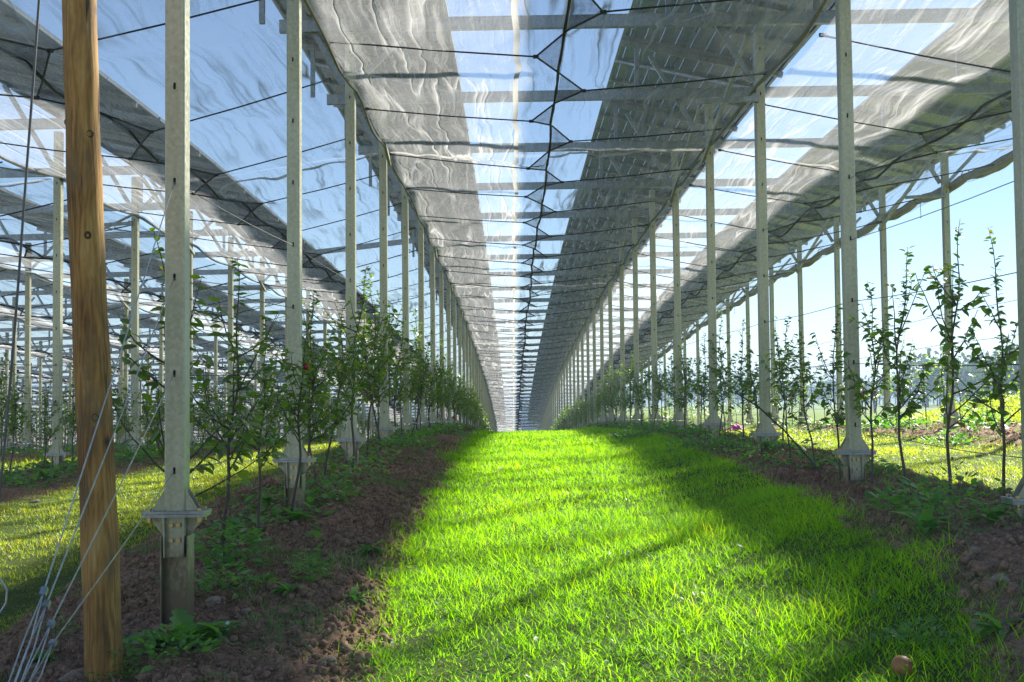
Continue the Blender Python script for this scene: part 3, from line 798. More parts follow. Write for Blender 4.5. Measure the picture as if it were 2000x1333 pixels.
def blades(n, xr, yr, keep, hmin, hmax, wid, lean, seg=3, bend=.5, ydist=None):
    x = rng.uniform(xr[0], xr[1], n); u = rng.random(n)
    y = yr[0] + (yr[1]-yr[0])*(u**(ydist or 1))
    k = keep(x, y); x, y = x[k], y[k]; n = len(x)
    clump = fbm(x*5, y*5, 500, 2)
    big_ = fbm(x*1.1+40, y*1.1, 520, 2); hgt = rng.uniform(hmin, hmax, n)*(.30+1.1*clump+.7*(big_-.4)).clip(.25,1.6); az = rng.uniform(0, 2*math.pi, n)
    ln = rng.uniform(.15, 1, n)*lean; bd = rng.uniform(.1, 1, n)*bend
    w = wid*rng.uniform(.7,1.4,n)*(1+np.maximum(0,y-8)*.06)
    # face of the blade is across its lean
    ts = np.linspace(0, 1, seg+1); z0 = ground_h(x, y)+E-.01
    fa = az + rng.uniform(-.6,.6,n)
    cols = []
    for i, t in enumerate(ts):
        r = hgt*(ln*t + bd*t*t*.9); z = hgt*(t*(1-.35*ln) - bd*.45*t*t)
        cx, cy = x+np.cos(az)*r, y+np.sin(az)*r
        ww = w*(1-t**2.2)*.5
        px, py = -np.sin(fa), np.cos(fa)
        if i < seg:
            cols.append(np.stack([cx-px*ww, cy-py*ww, z0+z],-1)); cols.append(np.stack([cx+px*ww, cy+py*ww, z0+z],-1))
        else: cols.append(np.stack([cx,cy,z0+z],-1))
    V = np.stack(cols, 1); nv = V.shape[1]; o = (np.arange(n)*nv)[:,None]
    q = [np.array([2*i,2*i+1,2*i+3,2*i+2]) for i in range(seg-1)]
    FQ = (np.stack(q)[None]+o[:,:,None]).reshape(-1,4) if q else np.zeros((0,4),int)
    FT = np.array([2*seg-2,2*seg-1,2*seg])[None]+o
    tint = np.repeat(np.clip(rng.normal(.45,.22,n)+.3*(clump-.45)+1.0*(big_-.40),0,1), nv)
    return V.reshape(-1,3), FQ, FT, tint
def grass_obj(name, label, parts, m):
    Vs, Qs, Ts, tt = [], [], [], []; o = 0
    for V, FQ, FT, ti in parts:
        Vs.append(V); Qs.append(FQ+o); Ts.append(FT+o); tt.append(ti); o += len(V)
    g = ob(name, mesh_from(name, np.concatenate(Vs), [np.concatenate(Qs), np.concatenate(Ts)], m, True, {'tint':np.concatenate(tt)}))
    tag(g, label, 'grass', kind='stuff'); return g
def on_grass(x, y): return soil_dist(x, y) > 1.0 - .25*(rng.random(len(x))**3)
def vis(x, y): return np.abs(x)/y < .43
K1 = lambda x, y: on_grass(x,y) & vis(x,y) & (x > -.9) & (x < 2.1)
grass_obj('alley_grass', 'lush sunlit green grass strip running down the middle of the alley', [
    blades(110000, (-.85,2.1), (2.6,8), K1, .04,.135,.0031,.85, 3, .8, .95),
    blades(66000, (-.85,1.9), (8,15), K1, .05,.12,.0043,.75, 2, .7),
    blades(50000, (-.85,1.9), (15,34), K1, .05,.12,.0070,.5, 2, .6)], M_grass)
KL = lambda x, y: on_grass(x,y) & vis(x,y)
grass_obj('side_grass', 'short yellowish grass in the alleys left and right of the posts', [
    blades(60000, (-4.3,-1.9), (5.5,14), KL, .03,.075,.0040,.6, 2, .7),
    blades(34000, (-4.3,-1.9), (14,32), KL, .03,.08,.007,.6, 2, .7),
    blades(52000, (2.5,5.2), (6.0,15), KL, .03,.08,.0042,.6, 2, .7),
    blades(26000, (2.5,5.2), (15,30), KL, .03,.08,.007,.6, 2, .7),
    blades(60000, (6.0,12), (14,36), KL, .05,.20,.009,.6, 2, .7),
    blades(60000, (-15,-4.6), (12,42), KL, .05,.14,.011,.6, 2, .7)], M_grass2)
# sparse seedlings and grass tufts on the soil
def tufts(n, xr, yr, thr):
    return blades(n, xr, yr, lambda x,y: (soil_dist(x,y) < 1.05) & vis(x,y) & (fbm(x*2.2,y*2.2,700,3)+.35*fbm(x*9,y*9,710,2) > thr), .03,.11,.004,.7, 2, .8)
grass_obj('soil_grass', 'sparse grass tufts and seedlings on the brown soil strips', [
    tufts(70000, (-2.3,-.4), (3.6,14), .66), tufts(70000, (1.0,3.2), (2.7,14), .68),
    tufts(30000, (-2.2,-.4), (14,30), .62), tufts(30000, (1.4,2.9), (14,30), .62), tufts(30000,(4.8,6.4),(13,30),.62), tufts(30000,(-6,-4.2),(10,30),.6)], M_weed)

# ------------------------------------------------------------------ soil clods and stones
ico_v = []; t_ = (1+5**.5)/2
for a in (-1,1):
    for b_ in (-t_,t_): ico_v += [(0,a,b_),(a,b_,0),(b_,0,a)]
ico_v = np.array(ico_v)/math.sqrt(1+t_*t_)
import itertools
ico_f = [f for f in itertools.combinations(range(12),3) if all(abs(np.linalg.norm(ico_v[f[i]]-ico_v[f[(i+1)%3]])-1.0515) < .01 for i in range(3))]
ico_f = np.array([f if np.dot(np.cross(ico_v[f[1]]-ico_v[f[0]], ico_v[f[2]]-ico_v[f[0]]), ico_v[f[0]]) > 0 else (f[0],f[2],f[1]) for f in ico_f])
Vs, Fs, o_ = [], [], 0
for xr, yr, n in (((-2.4,-.3),(3.4,12),24000), ((.9,3.3),(2.7,12),26000), ((4.6,6.5),(12,22),3000), ((-6.2,-4),(10,20),3000)):
    x = rng.uniform(*xr, n); y = rng.uniform(*yr, n); k = (soil_dist(x,y) < 1.02) & vis(x,y); x, y = x[k], y[k]; n = len(x)
    s = .003 + .022*rng.random(n)**9 + .006*rng.random(n)
    pos = np.stack([x, y, ground_h(x,y)+E+s*.2], -1); sc3 = s[:,None]*rng.uniform(.65,1.35,(n,3))
    V, Ff = inst(ico_v, [ico_f], pos, rng.uniform(0,6.28,n), rng.uniform(0,1.5,n), rng.uniform(0,6.28,n), sc3)
    V += rng.normal(0,1,V.shape)*np.repeat(s,12)[:,None]*.16; Vs.append(V); Fs.append(Ff[0]+o_); o_ += len(V)
tag(ob('soil_clods', mesh_from('soil_clods', np.concatenate(Vs), [np.concatenate(Fs)], M_clod)), 'small brown clods and crumbs of tilled soil', 'soil', kind='stuff')
def ground_at(px, py):                                # world point on the ground seen at a pixel
    for y in np.arange(3.2, 60, .02):
        p = pix(px, py, y)
        if p.z < GZ(p.x, y): return Vector((p.x, y, GZ(p.x,y)))
    return pix(px, py, 20)
def lump(seed, r, sq=.7):
    r_ = np.random.default_rng(seed); b = []
    import bmesh
    bm = bmesh.new(); bmesh.ops.create_icosphere(bm, subdivisions=3, radius=1)
    ph = r_.uniform(0,6,9)
    for v in bm.verts:
        c = v.co; k = 1+.10*math.sin(15*c.x+ph[5])*math.sin(13*c.y+ph[6])+.16*math.sin(2.1*c.x+ph[0])+.14*math.sin(2.9*c.y+ph[1])+.12*math.sin(3.3*c.z+ph[2])+.06*math.sin(7*c.x+5*c.y+ph[3])+.05*math.sin(9*c.z-6*c.x+ph[4])
        v.co = c*k*r; v.co.z *= sq
    me = bpy.data.meshes.new('stone'); bm.to_mesh(me); bm.free()
    me.materials.append(M_stone); return me
for q, (px, py, r, lb) in enumerate(((415,1178,.032,'pale flat stone beside the nearest left post pile'),(478,1195,.022,'small rounded stone right of the nearest left post'),
        (410,1098,.018,'thin grey stone on the soil above the nearest left weeds'),(146,1325,.045,'brown stone at the foot of the wooden pole, left side'),(640,1295,.030,'round brown stone at the grass edge, lower left'),
        (1945,1135,.026,'pale stone on the soil near the right edge'),(1893,1228,.030,'flat brown stone at the lower right'),(1700,1160,.018,'small stone at the right grass border'),
        (1897,1078,.022,'grey stone beside the weeds at the right'),(70,980,.03,'pale stone at the far left edge'))):
    p = ground_at(px, py); o = ob('stone', lump(q+3, r*1.0, .6)); o.location = p + Vector((0,0,r*.15)); o.rotation_euler = (0,0,q*1.3)
    tag(o, lb, 'stone', 'loose stones')

# ------------------------------------------------------------------ leaves, trees
def leaf_shape(serr=0):
    t = [0,.18,.45,.75,1]; w = [0,.34,.50,.33,0]; base = []
    base.append((0,0,0))
    for i in (1,2,3):
        z = -.10*t[i]**2; base += [(-w[i]/2, t[i], z+.10*w[i]), (0, t[i], z-.02), (w[i]/2, t[i], z+.10*w[i])]
    base.append((0,1,-.16))
    f3 = np.array([[0,2,1],[0,3,2],[7,8,10],[8,9,10]]); f4 = np.array([[1,2,5,4],[2,3,6,5],[4,5,8,7],[5,6,9,8]])
    return np.array(base), [f3, f4]
LB, LF = leaf_shape()
def rot_mats(d, roll):
    """rows: local x,y,z axes with y along d"""
    d = d/np.linalg.norm(d,axis=1,keepdims=True); up = np.tile([0,0,1.], (len(d),1))
    x = np.cross(d, up); nrm = np.linalg.norm(x,axis=1,keepdims=True); x = np.where(nrm < 1e-3, [[1,0,0]], x/np.maximum(nrm,1e-6)); z = np.cross(x, d)
    c, s = np.cos(roll)[:,None], np.sin(roll)[:,None]
    return x*c+z*s, d, z*c-x*s
def leaves(pos, d, roll, size, width):
    ax, ay, az = rot_mats(d, roll)
    B = LB[None]*np.stack([size*width, size, size], -1)[:,None,:]
    V = pos[:,None]+B[...,0:1]*ax[:,None]+B[...,1:2]*ay[:,None]+B[...,2:3]*az[:,None]
    n = len(pos); return V.reshape(-1,3), [(f[None]+(np.arange(n)*len(LB))[:,None,None]).reshape(-1,f.shape[1]) for f in LF]
def leaf_mesh(name, pos, d, roll, size, width, m, r_):
    V, Ff = leaves(pos, d, roll, size, width); ti = np.repeat(np.clip(r_.normal(.42,.25,len(pos)),0,1), len(LB))
    return mesh_from(name, V, Ff, m, True, {'tint':ti})
def tree_data(seed, H=1.5, dense=1.0, leaf=.052):
    r_ = np.random.default_rng(seed)
    lean = r_.uniform(-.10,.10,2); ph = r_.uniform(0,6,2)
    def trunk(t): return np.array([lean[0]*t*H+.028*math.sin(6*t+ph[0])+.008*math.sin(17*t+ph[1]), lean[1]*t*H+.026*math.sin(5*t+ph[1])+.008*math.sin(19*t), t*H])
    stems = []; tr = [trunk(t) for t in np.linspace(-.05,1,16)]; rad = [.0092*(1-t)**.9+.0013 for t in np.linspace(0,1,16)]
    stems.append((tr, rad)); P, D, S = [], [], []
    nb_ = int(13*dense)
    for b in range(nb_):
        t0 = r_.uniform(.30,.70) if b > 2 else r_.uniform(.26,.40)
        az = r_.uniform(0,2*math.pi); ln = r_.uniform(.16,.42)*(1.15-.6*t0)*H/1.5*1.3; el = r_.uniform(.25,1.0)
        p = trunk(t0); pts = [p]; k = 7
        for s in range(k):
            e = el + s*.07; step = ln/k
            p = p + step*np.array([math.cos(az)*math.cos(e), math.sin(az)*math.cos(e)*.9, math.sin(e)]) + r_.normal(0,.004,3); pts.append(p)
            az += r_.normal(0,.12)
            for q in range(r_.integers(1,4) if dense > .8 else r_.integers(1,3)):
                if s == 0 and r_.random() < .5: continue
                P.append(p + r_.normal(0,.008,3)); a2 = az + r_.uniform(-1.7,1.7); D.append([math.cos(a2), math.sin(a2), r_.uniform(-.9,.5)]); S.append(leaf*r_.uniform(.65,1.25))
        stems.append((pts, list(np.linspace(.0048,.0016,len(pts)))))
    ntop = int(78*dense)
    for i in range(ntop):
        t = r_.uniform(.35,1)**.8; p = trunk(t); a2 = r_.uniform(0,6.28); P.append(p+r_.normal(0,.006,3)); D.append([math.cos(a2), math.sin(a2), r_.uniform(-.5,.8)]); S.append(leaf*r_.uniform(.6,1.1)*(1.15-.45*t))
    # side leaders near the top
    for b in range(r_.integers(0,3)):
        t0 = r_.uniform(.45,.65); p = trunk(t0); az = r_.uniform(0,6.28); pts = [p]
        for s in range(8):
            p = p + np.array([math.cos(az)*.02, math.sin(az)*.02, .05*H/1.5]); pts.append(p)
            for q in range(2): a2 = r_.uniform(0,6.28); P.append(p); D.append([math.cos(a2), math.sin(a2), r_.uniform(-.4,.6)]); S.append(leaf*r_.uniform(.5,1))
        stems.append((pts, list(np.linspace(.004,.0015,len(pts)))))
    P, D, S = np.array(P), np.array(D), np.array(S)
    return stems, P, D, S, r_
def tree_proto(seed, **kw):
    stems, P, D, S, r_ = tree_data(seed, **kw)
    c = MB(); c.tube(*stems[0], 7); tm = c.mesh('trunk', M_bark, True)
    c = MB()
    for pts, rad in stems[1:]: c.tube(pts, rad, 4, False)
    bm_ = c.mesh('branches', M_bark, True)
    fm = leaf_mesh('foliage', P, D, r_.uniform(-.6,.6,len(P)), S, r_.uniform(1.0,1.45,len(P)), M_leaf, r_)
    return tm, bm_, fm
dense_v = [tree_proto(100+i, H=1.5, dense=1.08, leaf=.060) for i in range(7)]
open_v = [tree_proto(200+i, H=1.45, dense=.95, leaf=.062) for i in range(7)]
sparse_v = [tree_proto(300+i, H=1.5, dense=.62, leaf=.06) for i in range(5)]
tc = []
for j in range(-10, 2):
    x = rowx(j)
    for k in range(-1, 40):
        for q in range(4):
            y = posty(j,k) + SPAN*(q+.45)/4
            if y < 4.9 or y > 80: continue
            if j == -1 and y < 5.5: continue
            if inview(x, y, .04): tc.append((y, j, k, q, x))
tc.sort(); rank = {}; Pf, Df, Sf = [], [], []; cnt = 0
farstem = MB()
for y, j, k, q, x in tc:
    rr_ = random.Random(int(y*1000)+j*77)
    px_, py_ = x+rr_.uniform(-.05,.05), y+rr_.uniform(-.06,.06)
    sz = rr_.uniform(.82,1.12)*(1.0 if j in (-1,) else .84)
    if cnt < 298:
        tm, bm_, fm = (dense_v if j in (-1,-2,-3) else (sparse_v if j == 1 else open_v))[rr_.randrange(5 if j == 1 else 7)]
        e = bpy.data.objects.new('apple_tree', None); col.objects.link(e)
        e.location = (px_, py_, GZ(px_,py_)); e.rotation_euler = (rr_.uniform(-.06,.06), rr_.uniform(-.07,.07), rr_.uniform(0,6.28)); e.scale = (sz,sz,sz*rr_.uniform(.9,1.08))
        ob('trunk', tm, e); ob('foliage', fm, e)
        if y < 32: ob('branches', bm_, e)
        r = rank.get(j,0); rank[j] = r+1
        e['category'] = 'tree'; e['group'] = f'young apple trees in the {rown(j)}'
        e['label'] = f'{ORD[r]} slender young apple tree in the {rown(j)}' if r < 20 and j >= -4 else f'small distant young apple tree in the {rown(j)}'
        cnt += 1
    else:
        r_ = np.random.default_rng(cnt+int(y*10)); n = 34; z = GZ(x, y)
        hh = r_.uniform(.2,1.0,n)**1.2*1.5*sz; sp = .26*np.clip(1.15-hh/1.35,.15,1)
        a = r_.uniform(0,6.28,n); rd = sp*np.sqrt(r_.random(n))
        Pf.append(np.stack([px_+np.cos(a)*rd, py_+np.sin(a)*rd, z+hh],-1)); Df.append(np.stack([np.cos(a*3),np.sin(a*3),r_.uniform(-.8,.6,n)],-1)); Sf.append(r_.uniform(.09,.15,n))
        farstem.tube([(px_,py_,z-.02),(px_,py_,z+1.3*sz)], .012, 3, False)
        cnt += 1
Pf, Df, Sf = np.concatenate(Pf), np.concatenate(Df), np.concatenate(Sf)
ft = ob('far_orchard_rows', leaf_mesh('far_foliage', Pf, Df, rng.uniform(-.6,.6,len(Pf)), Sf, np.full(len(Pf),1.2), M_leaf, rng)); tag(ft, 'distant young apple trees merging into hedge-like rows', 'trees', kind='stuff')
ob('far_trunks', farstem.mesh('far_trunks', M_bark), ft)

# apples
def apple(m, r):
    c = MB(); pts = []; rr = []
    for i in range(13):
        t = math.pi*i/12; pts.append((0,0,-math.cos(t)*r*.92 + (.12*r if i in (0,) else 0) - (.14*r if i == 12 else 0))); rr.append(max(.0005, math.sin(t)*r*(1+.06*math.cos(t))))
    c.tube(pts, rr, 16); c.tube([(0,0,r*.7),(.002,0,r*1.25)], .0015, 4); return c.mesh('apple', m, True)
for px, py, y, lb in ((596,716,7.6,'red apple hanging right of the second left post'),(289,739,13.0,'small red apple in the second left row beside the wooden pole'),(885,815,20.5,'tiny red apple low in the distant left row')):
    o = ob('apple', apple(M_apple, .023 if y < 15 else .028)); o.location = pix(px,py,y); tag(o, lb, 'apple', 'apples on the trees')
p = ground_at(1748, 1318); o = ob('windfall_apple', apple(M_rot, .032)); o.location = p+Vector((0,0,.028)); o.rotation_euler = (.5,.9,0); tag(o, 'brown windfall apple lying in the grass at the lower right', 'apple')
# ------------------------------------------------------------------ weeds
def rosette(seed, n, ln, w, el=(.15,.8), m=None, jag=True):
    r_ = np.random.default_rng(seed); Vs, Qs, tt = [], [], []; o = 0
    for i in range(n):
        az = r_.uniform(0,6.28); e0 = r_.uniform(*el); L_ = ln*r_.uniform(.6,1.15); K = 9; W = w*r_.uniform(.7,1.2)
        p = np.array([r_.normal(0,.012), r_.normal(0,.012), 0]); pv = []
        sd = np.array([-math.sin(az), math.cos(az), 0])
        for s in range(K+1):
            t = s/K; e = e0 - 1.25*t*r_.uniform(.8,1.1)+.1
            ww = W*(math.sin(math.pi*min(1, .06+.94*t**.75))**.8)*.5*(1 if not jag else (1.0 if s % 2 else .62)) + .0008
            up = np.array([-math.cos(az)*math.sin(e), -math.sin(az)*math.sin(e), math.cos(e)])
            pv += [p - sd*ww + up*ww*.35, p, p + sd*ww + up*ww*.35]
            p = p + L_/K*np.array([math.cos(az)*math.cos(e), math.sin(az)*math.cos(e), math.sin(e)])
        Vs += pv
        for s in range(K):
            a = o+3*s; Qs += [(a,a+1,a+4,a+3),(a+1,a+2,a+5,a+4)]
        o += 3*(K+1); tt += [float(np.clip(r_.normal(.45,.25),0,1))]*(3*(K+1))
    V = np.array(Vs); V[:,2] = np.maximum(V[:,2], -.012)
    return mesh_from('leaves', V, np.array(Qs), m or M_weed, True, {'tint':tt})
RS = [rosette(1, 30, .15, .062, (.2,1.1), m=M_weed), rosette(2, 20, .13, .055, (.2,1.0)), rosette(3, 14, .20, .060, (.4,1.2), jag=False), rosette(4, 30, .09, .022, (.3,1.2)), rosette(5, 22, .11, .03, (.3,1.3))]
def bushy(seed, n, rad, h, leaf):
    r_ = np.random.default_rng(seed); a = r_.uniform(0,6.28,n); q = np.sqrt(r_.random(n)); z = r_.random(n)**.8*h*(1.1-q*.75)
    P = np.stack([np.cos(a)*q*rad*(.6+.8*r_.random(n)), np.sin(a)*q*rad*(.6+.8*r_.random(n)), z+.004],-1); a2 = a+r_.normal(0,.8,n)
    return leaf_mesh('leaves', P, np.stack([np.cos(a2),np.sin(a2),r_.uniform(-.2,1.0,n)],-1), r_.uniform(-.7,.7,n), leaf*r_.uniform(.5,1.3,n), r_.uniform(.5,1.1,n), M_weed, r_)
RS[3] = bushy(31, 210, .09, .17, .034); RS[4] = bushy(32, 190, .12, .08, .034); RS[1] = rosette(2, 14, .11, .042, (.1,.9))
RS.append(bushy(33, 260, .11, .14, .018))
wl = [(360,1262,0,1.15,'large leafy weed rosette with a white flower in front of the nearest left post'),(330,1285,4,1.0,'low leafy weed left of the rosette at the nearest left post'),(425,1240,1,.8,'small weed right of the rosette at the nearest left post'),
 (460,1110,3,1.2,'tall green weed on the soil right of the nearest left post'),(450,1150,4,1.0,'bushy low weed below the tall green weed'),(575,1020,2,.9,'broad-leaved dock plant beside the second left post'),(520,985,2,.8,'broad-leaved dock in front of the second left post'),
 (640,985,5,1.2,'green weed clump right of the second left post'),(720,1080,1,.7,'single dandelion leaf at the left soil edge'),(700,900,5,1.5,'leafy weed clump under the third left post'),
 (90,935,2,1.3,'broad-leaved weed patch by the left edge'),(250,900,4,1.6,'green weed clump left of the second left row post'),(130,915,4,1.6,'weed clump at the foot of the left row beyond the pole'),
 (800,880,4,1.6,'weed clump low beside the distant left posts'),(1590,915,2,.8,'broad-leaved weed left of the second right post'),(1690,930,4,1.2,'weed tangle at the base of the second right post'),(1800,1050,2,1.0,'large-leaved weed in the right foreground soil'),
 (1860,1030,5,1.5,'feathery green weed bush in the right foreground'),(1780,1000,4,1.3,'green weed below the right apple trees'),(1930,1020,2,.9,'upright pale green weed at the right edge'),(1430,900,5,1.5,'weed clump at the foot of the third right post'),
 (1380,880,4,1.6,'weed clump beside the fourth right post'),(1500,880,2,1.0,'green weed behind the third right post'),(1240,860,4,1.6,'weed clump low along the distant right row'),(1790,1250,4,.6,'small seedling on the right soil'),
 (1935,1230,1,.7,'small dandelion at the lower right edge'),(1900,830,4,2.2,'bright weed clump at the foot of the outer right post'),(1740,840,4,2.2,'bright weed clump by the outer right row'),(1850,870,4,1.5,'weed at the outer right post base'),
 (600,1140,3,.7,'tiny weed on the left soil strip'),(560,1160,1,.6,'tiny dandelion on the left soil strip'),(690,1170,1,.6,'small plant at the left grass border'),(90,1290,1,.6,'small plant by the guy wire anchor'),(243,1318,4,.6,'low weed tuft at the right foot of the wooden pole'),(120,1240,5,.5,'tiny weed left of the wooden pole')]
for px, py, v, s, lb in wl:
    p = ground_at(px, py)
    e = bpy.data.objects.new('weed', None); col.objects.link(e); e.location = p; s = s*(.8 if v == 2 else 1.35); e.scale = (s,s,s); e.rotation_euler = (0,0,px*.37)
    ob('leaves', RS[v], e); tag(e, lb, 'weed', 'weeds')
    if v == 0:
        c = MB(); 
        for t in range(8): c.tube([(.05,-.09,.05),(.05+.011*math.cos(t*.785),-.092,.052+.011*math.sin(t*.785))], .0022, 4)
        c.tube([(.04,-.06,0),(.05,-.088,.05)], .0012, 4); ob('flower', c.mesh('flower', m_plain('white_petal', (.8,.8,.78), .6)), e)
# dry stalks and dead weeds on the row strips (nobody could count them)
def stalks(n, xr, yr):
    V, FQ, FT, ti = blades(n, xr, yr, lambda x,y: (soil_dist(x,y) < .9) & vis(x,y) & (fbm(x*1.6,y*1.6,800,3) > .47), .05,.20,.0035,.9, 2, .5)
    return V, FQ, FT, ti
grass_obj('dead_stalks', 'dry brown weed stalks and straw littering the row strips', [stalks(9000,(-2.0,-.6),(4,16)), stalks(12000,(1.2,2.9),(4,16)), stalks(9000,(-2,-.8),(16,32)), stalks(9000,(1.5,2.8),(16,32)), stalks(9000,(4.9,6.6),(13,30)), stalks(9000,(-6,-4.2),(10,30))], M_dry)
Pw = []; 
for xr, yr, n, thr in (((-1.75,-1.0),(6.6,34),3600,.45), ((1.75,2.6),(6.0,34),5000,.45), ((5.1,6.3),(13,34),2600,.46), ((-5.3,-4.3),(11,34),4600,.38),((-9,-7.7),(20,40),2500,.3)):
    x = rng.uniform(*xr,n); y = yr[0]+(yr[1]-yr[0])*rng.random(n)**1.2; k = fbm(x*1.9,y*1.9,900,3) > thr; x, y = x[k], y[k]; n = len(x)
    Pw.append(np.stack([x,y,ground_h(x,y)+E+.12*rng.random(n)*fbm(x*1.9,y*1.9,900,3)*1.6],-1))
x = rng.uniform(-.6,1.5,2600); y = 3+20*rng.random(2600)**1.3; k = (fbm(x*1.6,y*1.6,950,2) > .36) & (soil_dist(x,y) > 1.0); x, y = x[k], y[k]
ncl = len(x); Pw.append(np.stack([x,y,ground_h(x,y)+E+.005+.02*rng.random(len(x))],-1))
Pw = np.concatenate(Pw); n = len(Pw); a = rng.uniform(0,6.28,n)
gc = ob('ground_cover', leaf_mesh('ground_cover', Pw, np.stack([np.cos(a),np.sin(a),rng.uniform(-.1,.9,n)],-1), rng.uniform(-.5,.5,n), rng.uniform(.03,.07,n)*(1+Pw[:,1]*.02)*np.where(np.arange(n) >= n-ncl, .45, 1), np.full(n,1.2), M_weed, rng))
tag(gc, 'low green leafy ground cover around the post feet', 'plants', kind='stuff')
# fallen leaves
for q, (px, py, lb, cc) in enumerate(((792,1132,'orange fallen leaf on the grass at the left border',(.75,.16,.02)),(790,1258,'yellow fallen leaf low in the grass',(.8,.5,.05)),(1218,1252,'small orange fallen leaf in the grass, lower middle',(.7,.22,.05)))):
    p = ground_at(px, py); a_ = np.array([[p.x,p.y,p.z+.07]]); o = ob('fallen_leaf', leaf_mesh('fallen_leaf', a_, np.array([[.9,.3,.2]]), np.array([.3]), np.array([.045]), np.array([1.5]), m_plain('autumn_leaf', cc, .6), rng)); tag(o, lb, 'leaf', 'fallen leaves')

# ------------------------------------------------------------------ far right: people, pink sheet, field, wood, hills
def person(loc, rz, top, legs, step=.12, stoop=0.0):
    V = [(0,0,.95),(0,stoop*.25,1.20),(0,stoop*.55,1.43),(0,stoop*.68,1.53),(0,stoop*.8,1.66),(0,stoop*.82,1.74),
         (.18,stoop*.5,1.40),(.24,stoop*.5+.05,1.12),(.22,stoop*.5+.20,.90),(-.18,stoop*.5,1.40),(-.24,stoop*.5+.03,1.12),(-.22,stoop*.5+.16,.90),
         (.10,0,.88),(.11,step*.5,.48),(.11,step*.3,.08),(.12,step*.3+.14,.03),(-.10,0,.88),(-.11,-step*.5,.48),(-.11,-step,.08),(-.12,-step+.14,.03)]
    Eg = [(0,1),(1,2),(2,3),(3,4),(4,5),(2,6),(6,7),(7,8),(2,9),(9,10),(10,11),(0,12),(12,13),(13,14),(14,15),(0,16),(16,17),(17,18),(18,19)]
    rd = [.15,.15,.13,.055,.095,.07,.065,.05,.04,.065,.05,.04,.095,.065,.05,.045,.095,.065,.05,.045]
    me = bpy.data.meshes.new('person'); me.from_pydata(V, Eg, []); o = ob('person', me)
    sk = o.modifiers.new('skin','SKIN'); sb = o.modifiers.new('sub','SUBSURF'); sb.levels = 1; sb.render_levels = 1
    for i, r in enumerate(rd): me.skin_vertices[0].data[i].radius = (r, r*.85)
    me.skin_vertices[0].data[0].use_root = True
    dg = bpy.context.evaluated_depsgraph_get(); ev = bpy.data.meshes.new_from_object(o.evaluated_get(dg))
    o.modifiers.clear(); o.data = ev; ev.materials.clear()
    for m in (top, legs, M_skin, M_hair): ev.materials.append(m)
    for p in ev.polygons:
        c = p.center; p.use_smooth = True
        p.material_index = 1 if c.z < .98 and abs(c.x) < .17 else (3 if c.z > 1.70 or (c.z > 1.6 and c.y < stoop*.8-.03) else (2 if c.z > 1.5 or (abs(c.x) > .17 and c.z < .98) else 0))
    o.location = loc; o.rotation_euler = (0,0,rz); return o
for px, y, rz, tp, lg, st, lb in ((1516,92,.4,M_dark,M_dark,.1,'person in dark clothes standing in the field, leftmost'),(1543,90,-2.2,M_redc,M_dark,.25,'person with a reddish top and dark trousers beside the third right post'),
        (1685,84,2.9,M_redc,M_blue,.15,'person in jeans seen right beside the second right post'),(1707,86,3.3,M_dark,M_blue,.2,'person in blue trousers and dark top, rightmost of the group')):
    x = (px-1000)*y/2500; tag(person((x,y,GZ(x,y)), rz, tp, lg, st, .1), lb, 'person', 'people in the far field')
import bmesh
bm = bmesh.new(); bmesh.ops.create_grid(bm, x_segments=26, y_segments=18, size=1)
for v in bm.verts:
    x, y = v.co.x, v.co.y; r2 = x*x*.9+y*y
    v.co = (x*.20*(1+.1*math.sin(6*y)), y*.16*(1+.12*math.sin(5*x)), max(0,.11*(1-r2**.8))+.012*math.sin(13*x+3*y)+.011*math.sin(11*y-4*x)+.006*math.sin(27*x))
me = bpy.data.meshes.new('pink_sheet'); bm.to_mesh(me); bm.free(); me.materials.append(M_pink)
for p in me.polygons: p.use_smooth = True
o = ob('pink_sheet', me); o.location = (4.75,27.2,GZ(4.75,27.2)+.02); so = o.modifiers.new('t','SOLIDIFY'); so.thickness = .004; tag(o, 'bright pink crumpled plastic sheet on the ground between the right rows', 'sheet')

# far wood on the right: individual crowns reading as one mass
def wood(name, n, xr, yr, hr, label, base):
    Ps, Ds, Ss = [], [], []; tr = MB(); r_ = np.random.default_rng(n)
    for i in range(n):
        y = r_.uniform(*yr); x = y*r_.uniform(*xr); h = r_.uniform(*hr); z0 = float(base(x,y)); k = 260
        for l in range(5):
            c = np.array([x+r_.normal(0,h*.16), y+r_.normal(0,h*.16), z0+h*r_.uniform(.45,.85)]); rad = h*r_.uniform(.18,.30)
            v = r_.normal(0,1,(k//5,3)); v /= np.linalg.norm(v,axis=1,keepdims=True); p = c+v*rad*r_.uniform(.7,1.05,(k//5,1))
            Ps.append(p); Ds.append(v+r_.normal(0,.5,v.shape)); Ss.append(r_.uniform(.055,.11,k//5)*h)
        tr.tube([(x,y,z0-.5),(x,y,z0+h*.6)], [h*.03,h*.015], 5, False)
    Ps, Ds, Ss = np.concatenate(Ps), np.concatenate(Ds), np.concatenate(Ss)
    o = ob(name, leaf_mesh(name, Ps, Ds, r_.uniform(-2,2,len(Ps)), Ss, np.full(len(Ps),1.5), M_far, r_)); tag(o, label, 'wood', kind='stuff')
    ob('far_stems', tr.mesh('far_stems', M_bark), o)
wood('distant_wood', 70, (.32,.50), (190,260), (5,9.5), 'hazy wood of leafy trees beyond the field at the right', lambda x,y: ground_h(x,y)+E)
wood('distant_tree_line', 90, (.05,.42), (330,430), (6,9), 'low hazy tree line on the horizon behind the right row', lambda x,y: ground_h(x,y)+E)
xs2 = np.linspace(-200, 1600, 60); V = []; 
for x in xs2:
    h = 6+22*math.exp(-((x-620)/260)**2)+6*math.sin(x*.01)+3*math.sin(x*.037)
    V += [(x,900,-14),(x,1000,h*.7),(x,1250,h),(x,1800,-20)]
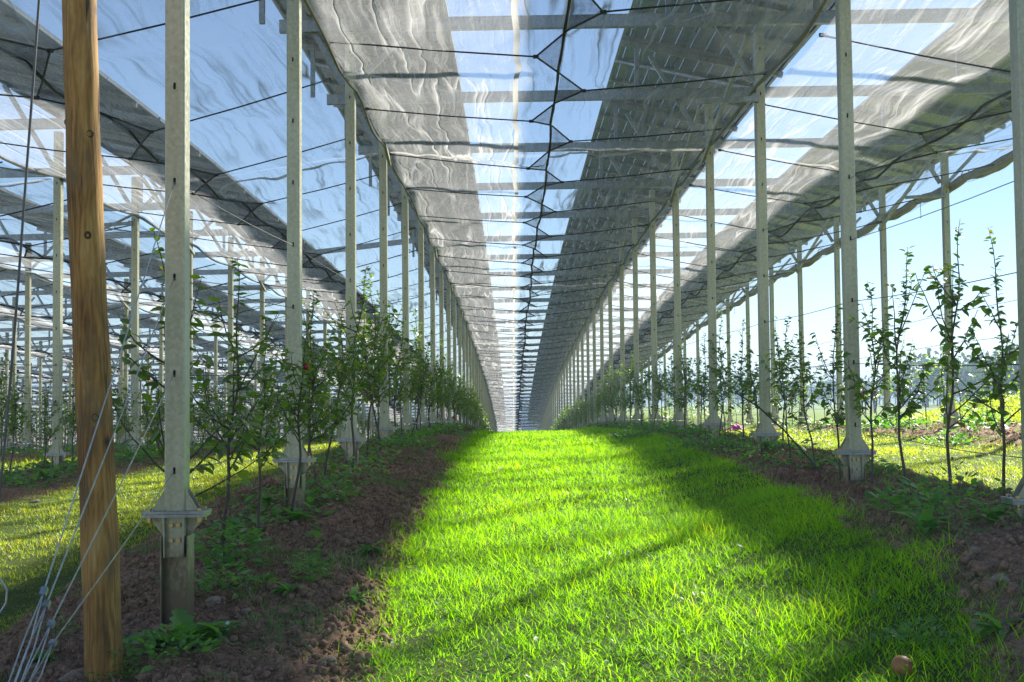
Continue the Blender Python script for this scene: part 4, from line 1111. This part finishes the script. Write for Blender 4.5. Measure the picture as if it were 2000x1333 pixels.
V = np.array(V); i = np.arange(59)[:,None]*4+np.arange(3)[None]
tag(ob('hills', mesh_from('hills', V, np.stack([i,i+4,i+5,i+1],-1).reshape(-1,4), m_plain('hill_forest', (.06,.09,.04), .9), True)), kind='structure')

# air: far trees fade to pale blue
hb = MB(); hb.box(-420, 720, -8, 1000, -16, 20); hm, nt, out = mat('haze_air')
pv = N(nt, 'ShaderNodeVolumePrincipled'); pv.inputs['Color'].default_value = (.50,.72,1,1); pv.inputs['Density'].default_value = .0013; pv.inputs['Anisotropy'].default_value = .0
L(nt, pv.outputs[0], out.inputs['Volume'])
tag(ob('haze', hb.mesh('haze', hm)), kind='stuff')
# ------------------------------------------------------------------ light, sky, camera
S = Vector((.815, 1.05, 1.0)).normalized()
el = math.asin(S.z); azr = math.atan2(S.x, S.y)
w = bpy.data.worlds.new('World'); sc.world = w; w.use_nodes = True; nt = w.node_tree
bg = nt.nodes['Background']; sky = nt.nodes.new('ShaderNodeTexSky'); sky.sky_type = 'NISHITA'; sky.sun_disc = False
sky.sun_elevation = el; sky.sun_rotation = azr; sky.air_density = .8; sky.dust_density = .0; sky.ozone_density = 1.5
nt.links.new(sky.outputs[0], bg.inputs[0]); bg.inputs[1].default_value = .05
sd = bpy.data.lights.new('sun', 'SUN'); sd.energy = 5.0; sd.angle = R(2.6); sd.color = (1,.94,.84)
so = bpy.data.objects.new('sun', sd); col.objects.link(so); so.rotation_euler = (-S).to_track_quat('-Z','Y').to_euler()
cam = bpy.data.cameras.new('camera'); co = bpy.data.objects.new('camera', cam); col.objects.link(co); sc.camera = co
cam.sensor_width = 36; cam.lens = 45; cam.clip_start = .05; cam.clip_end = 5000
co.matrix_world = Matrix.Translation((0,0,E)) @ Matrix.Rotation(R(90)+math.atan(119/2500),4,'X') @ Matrix.Rotation(-.01,4,'Z')
sc.view_settings.view_transform = 'Standard'; sc.view_settings.look = 'None'; sc.view_settings.exposure = 1.62; sc.view_settings.gamma = 1
cy = sc.cycles; cy.max_bounces = 8; cy.transparent_max_bounces = 24; cy.diffuse_bounces = 3; cy.glossy_bounces = 2; cy.transmission_bounces = 4
cy.use_denoising = True; cy.sample_clamp_indirect = 6; cy.caustics_reflective = False; cy.caustics_refractive = False
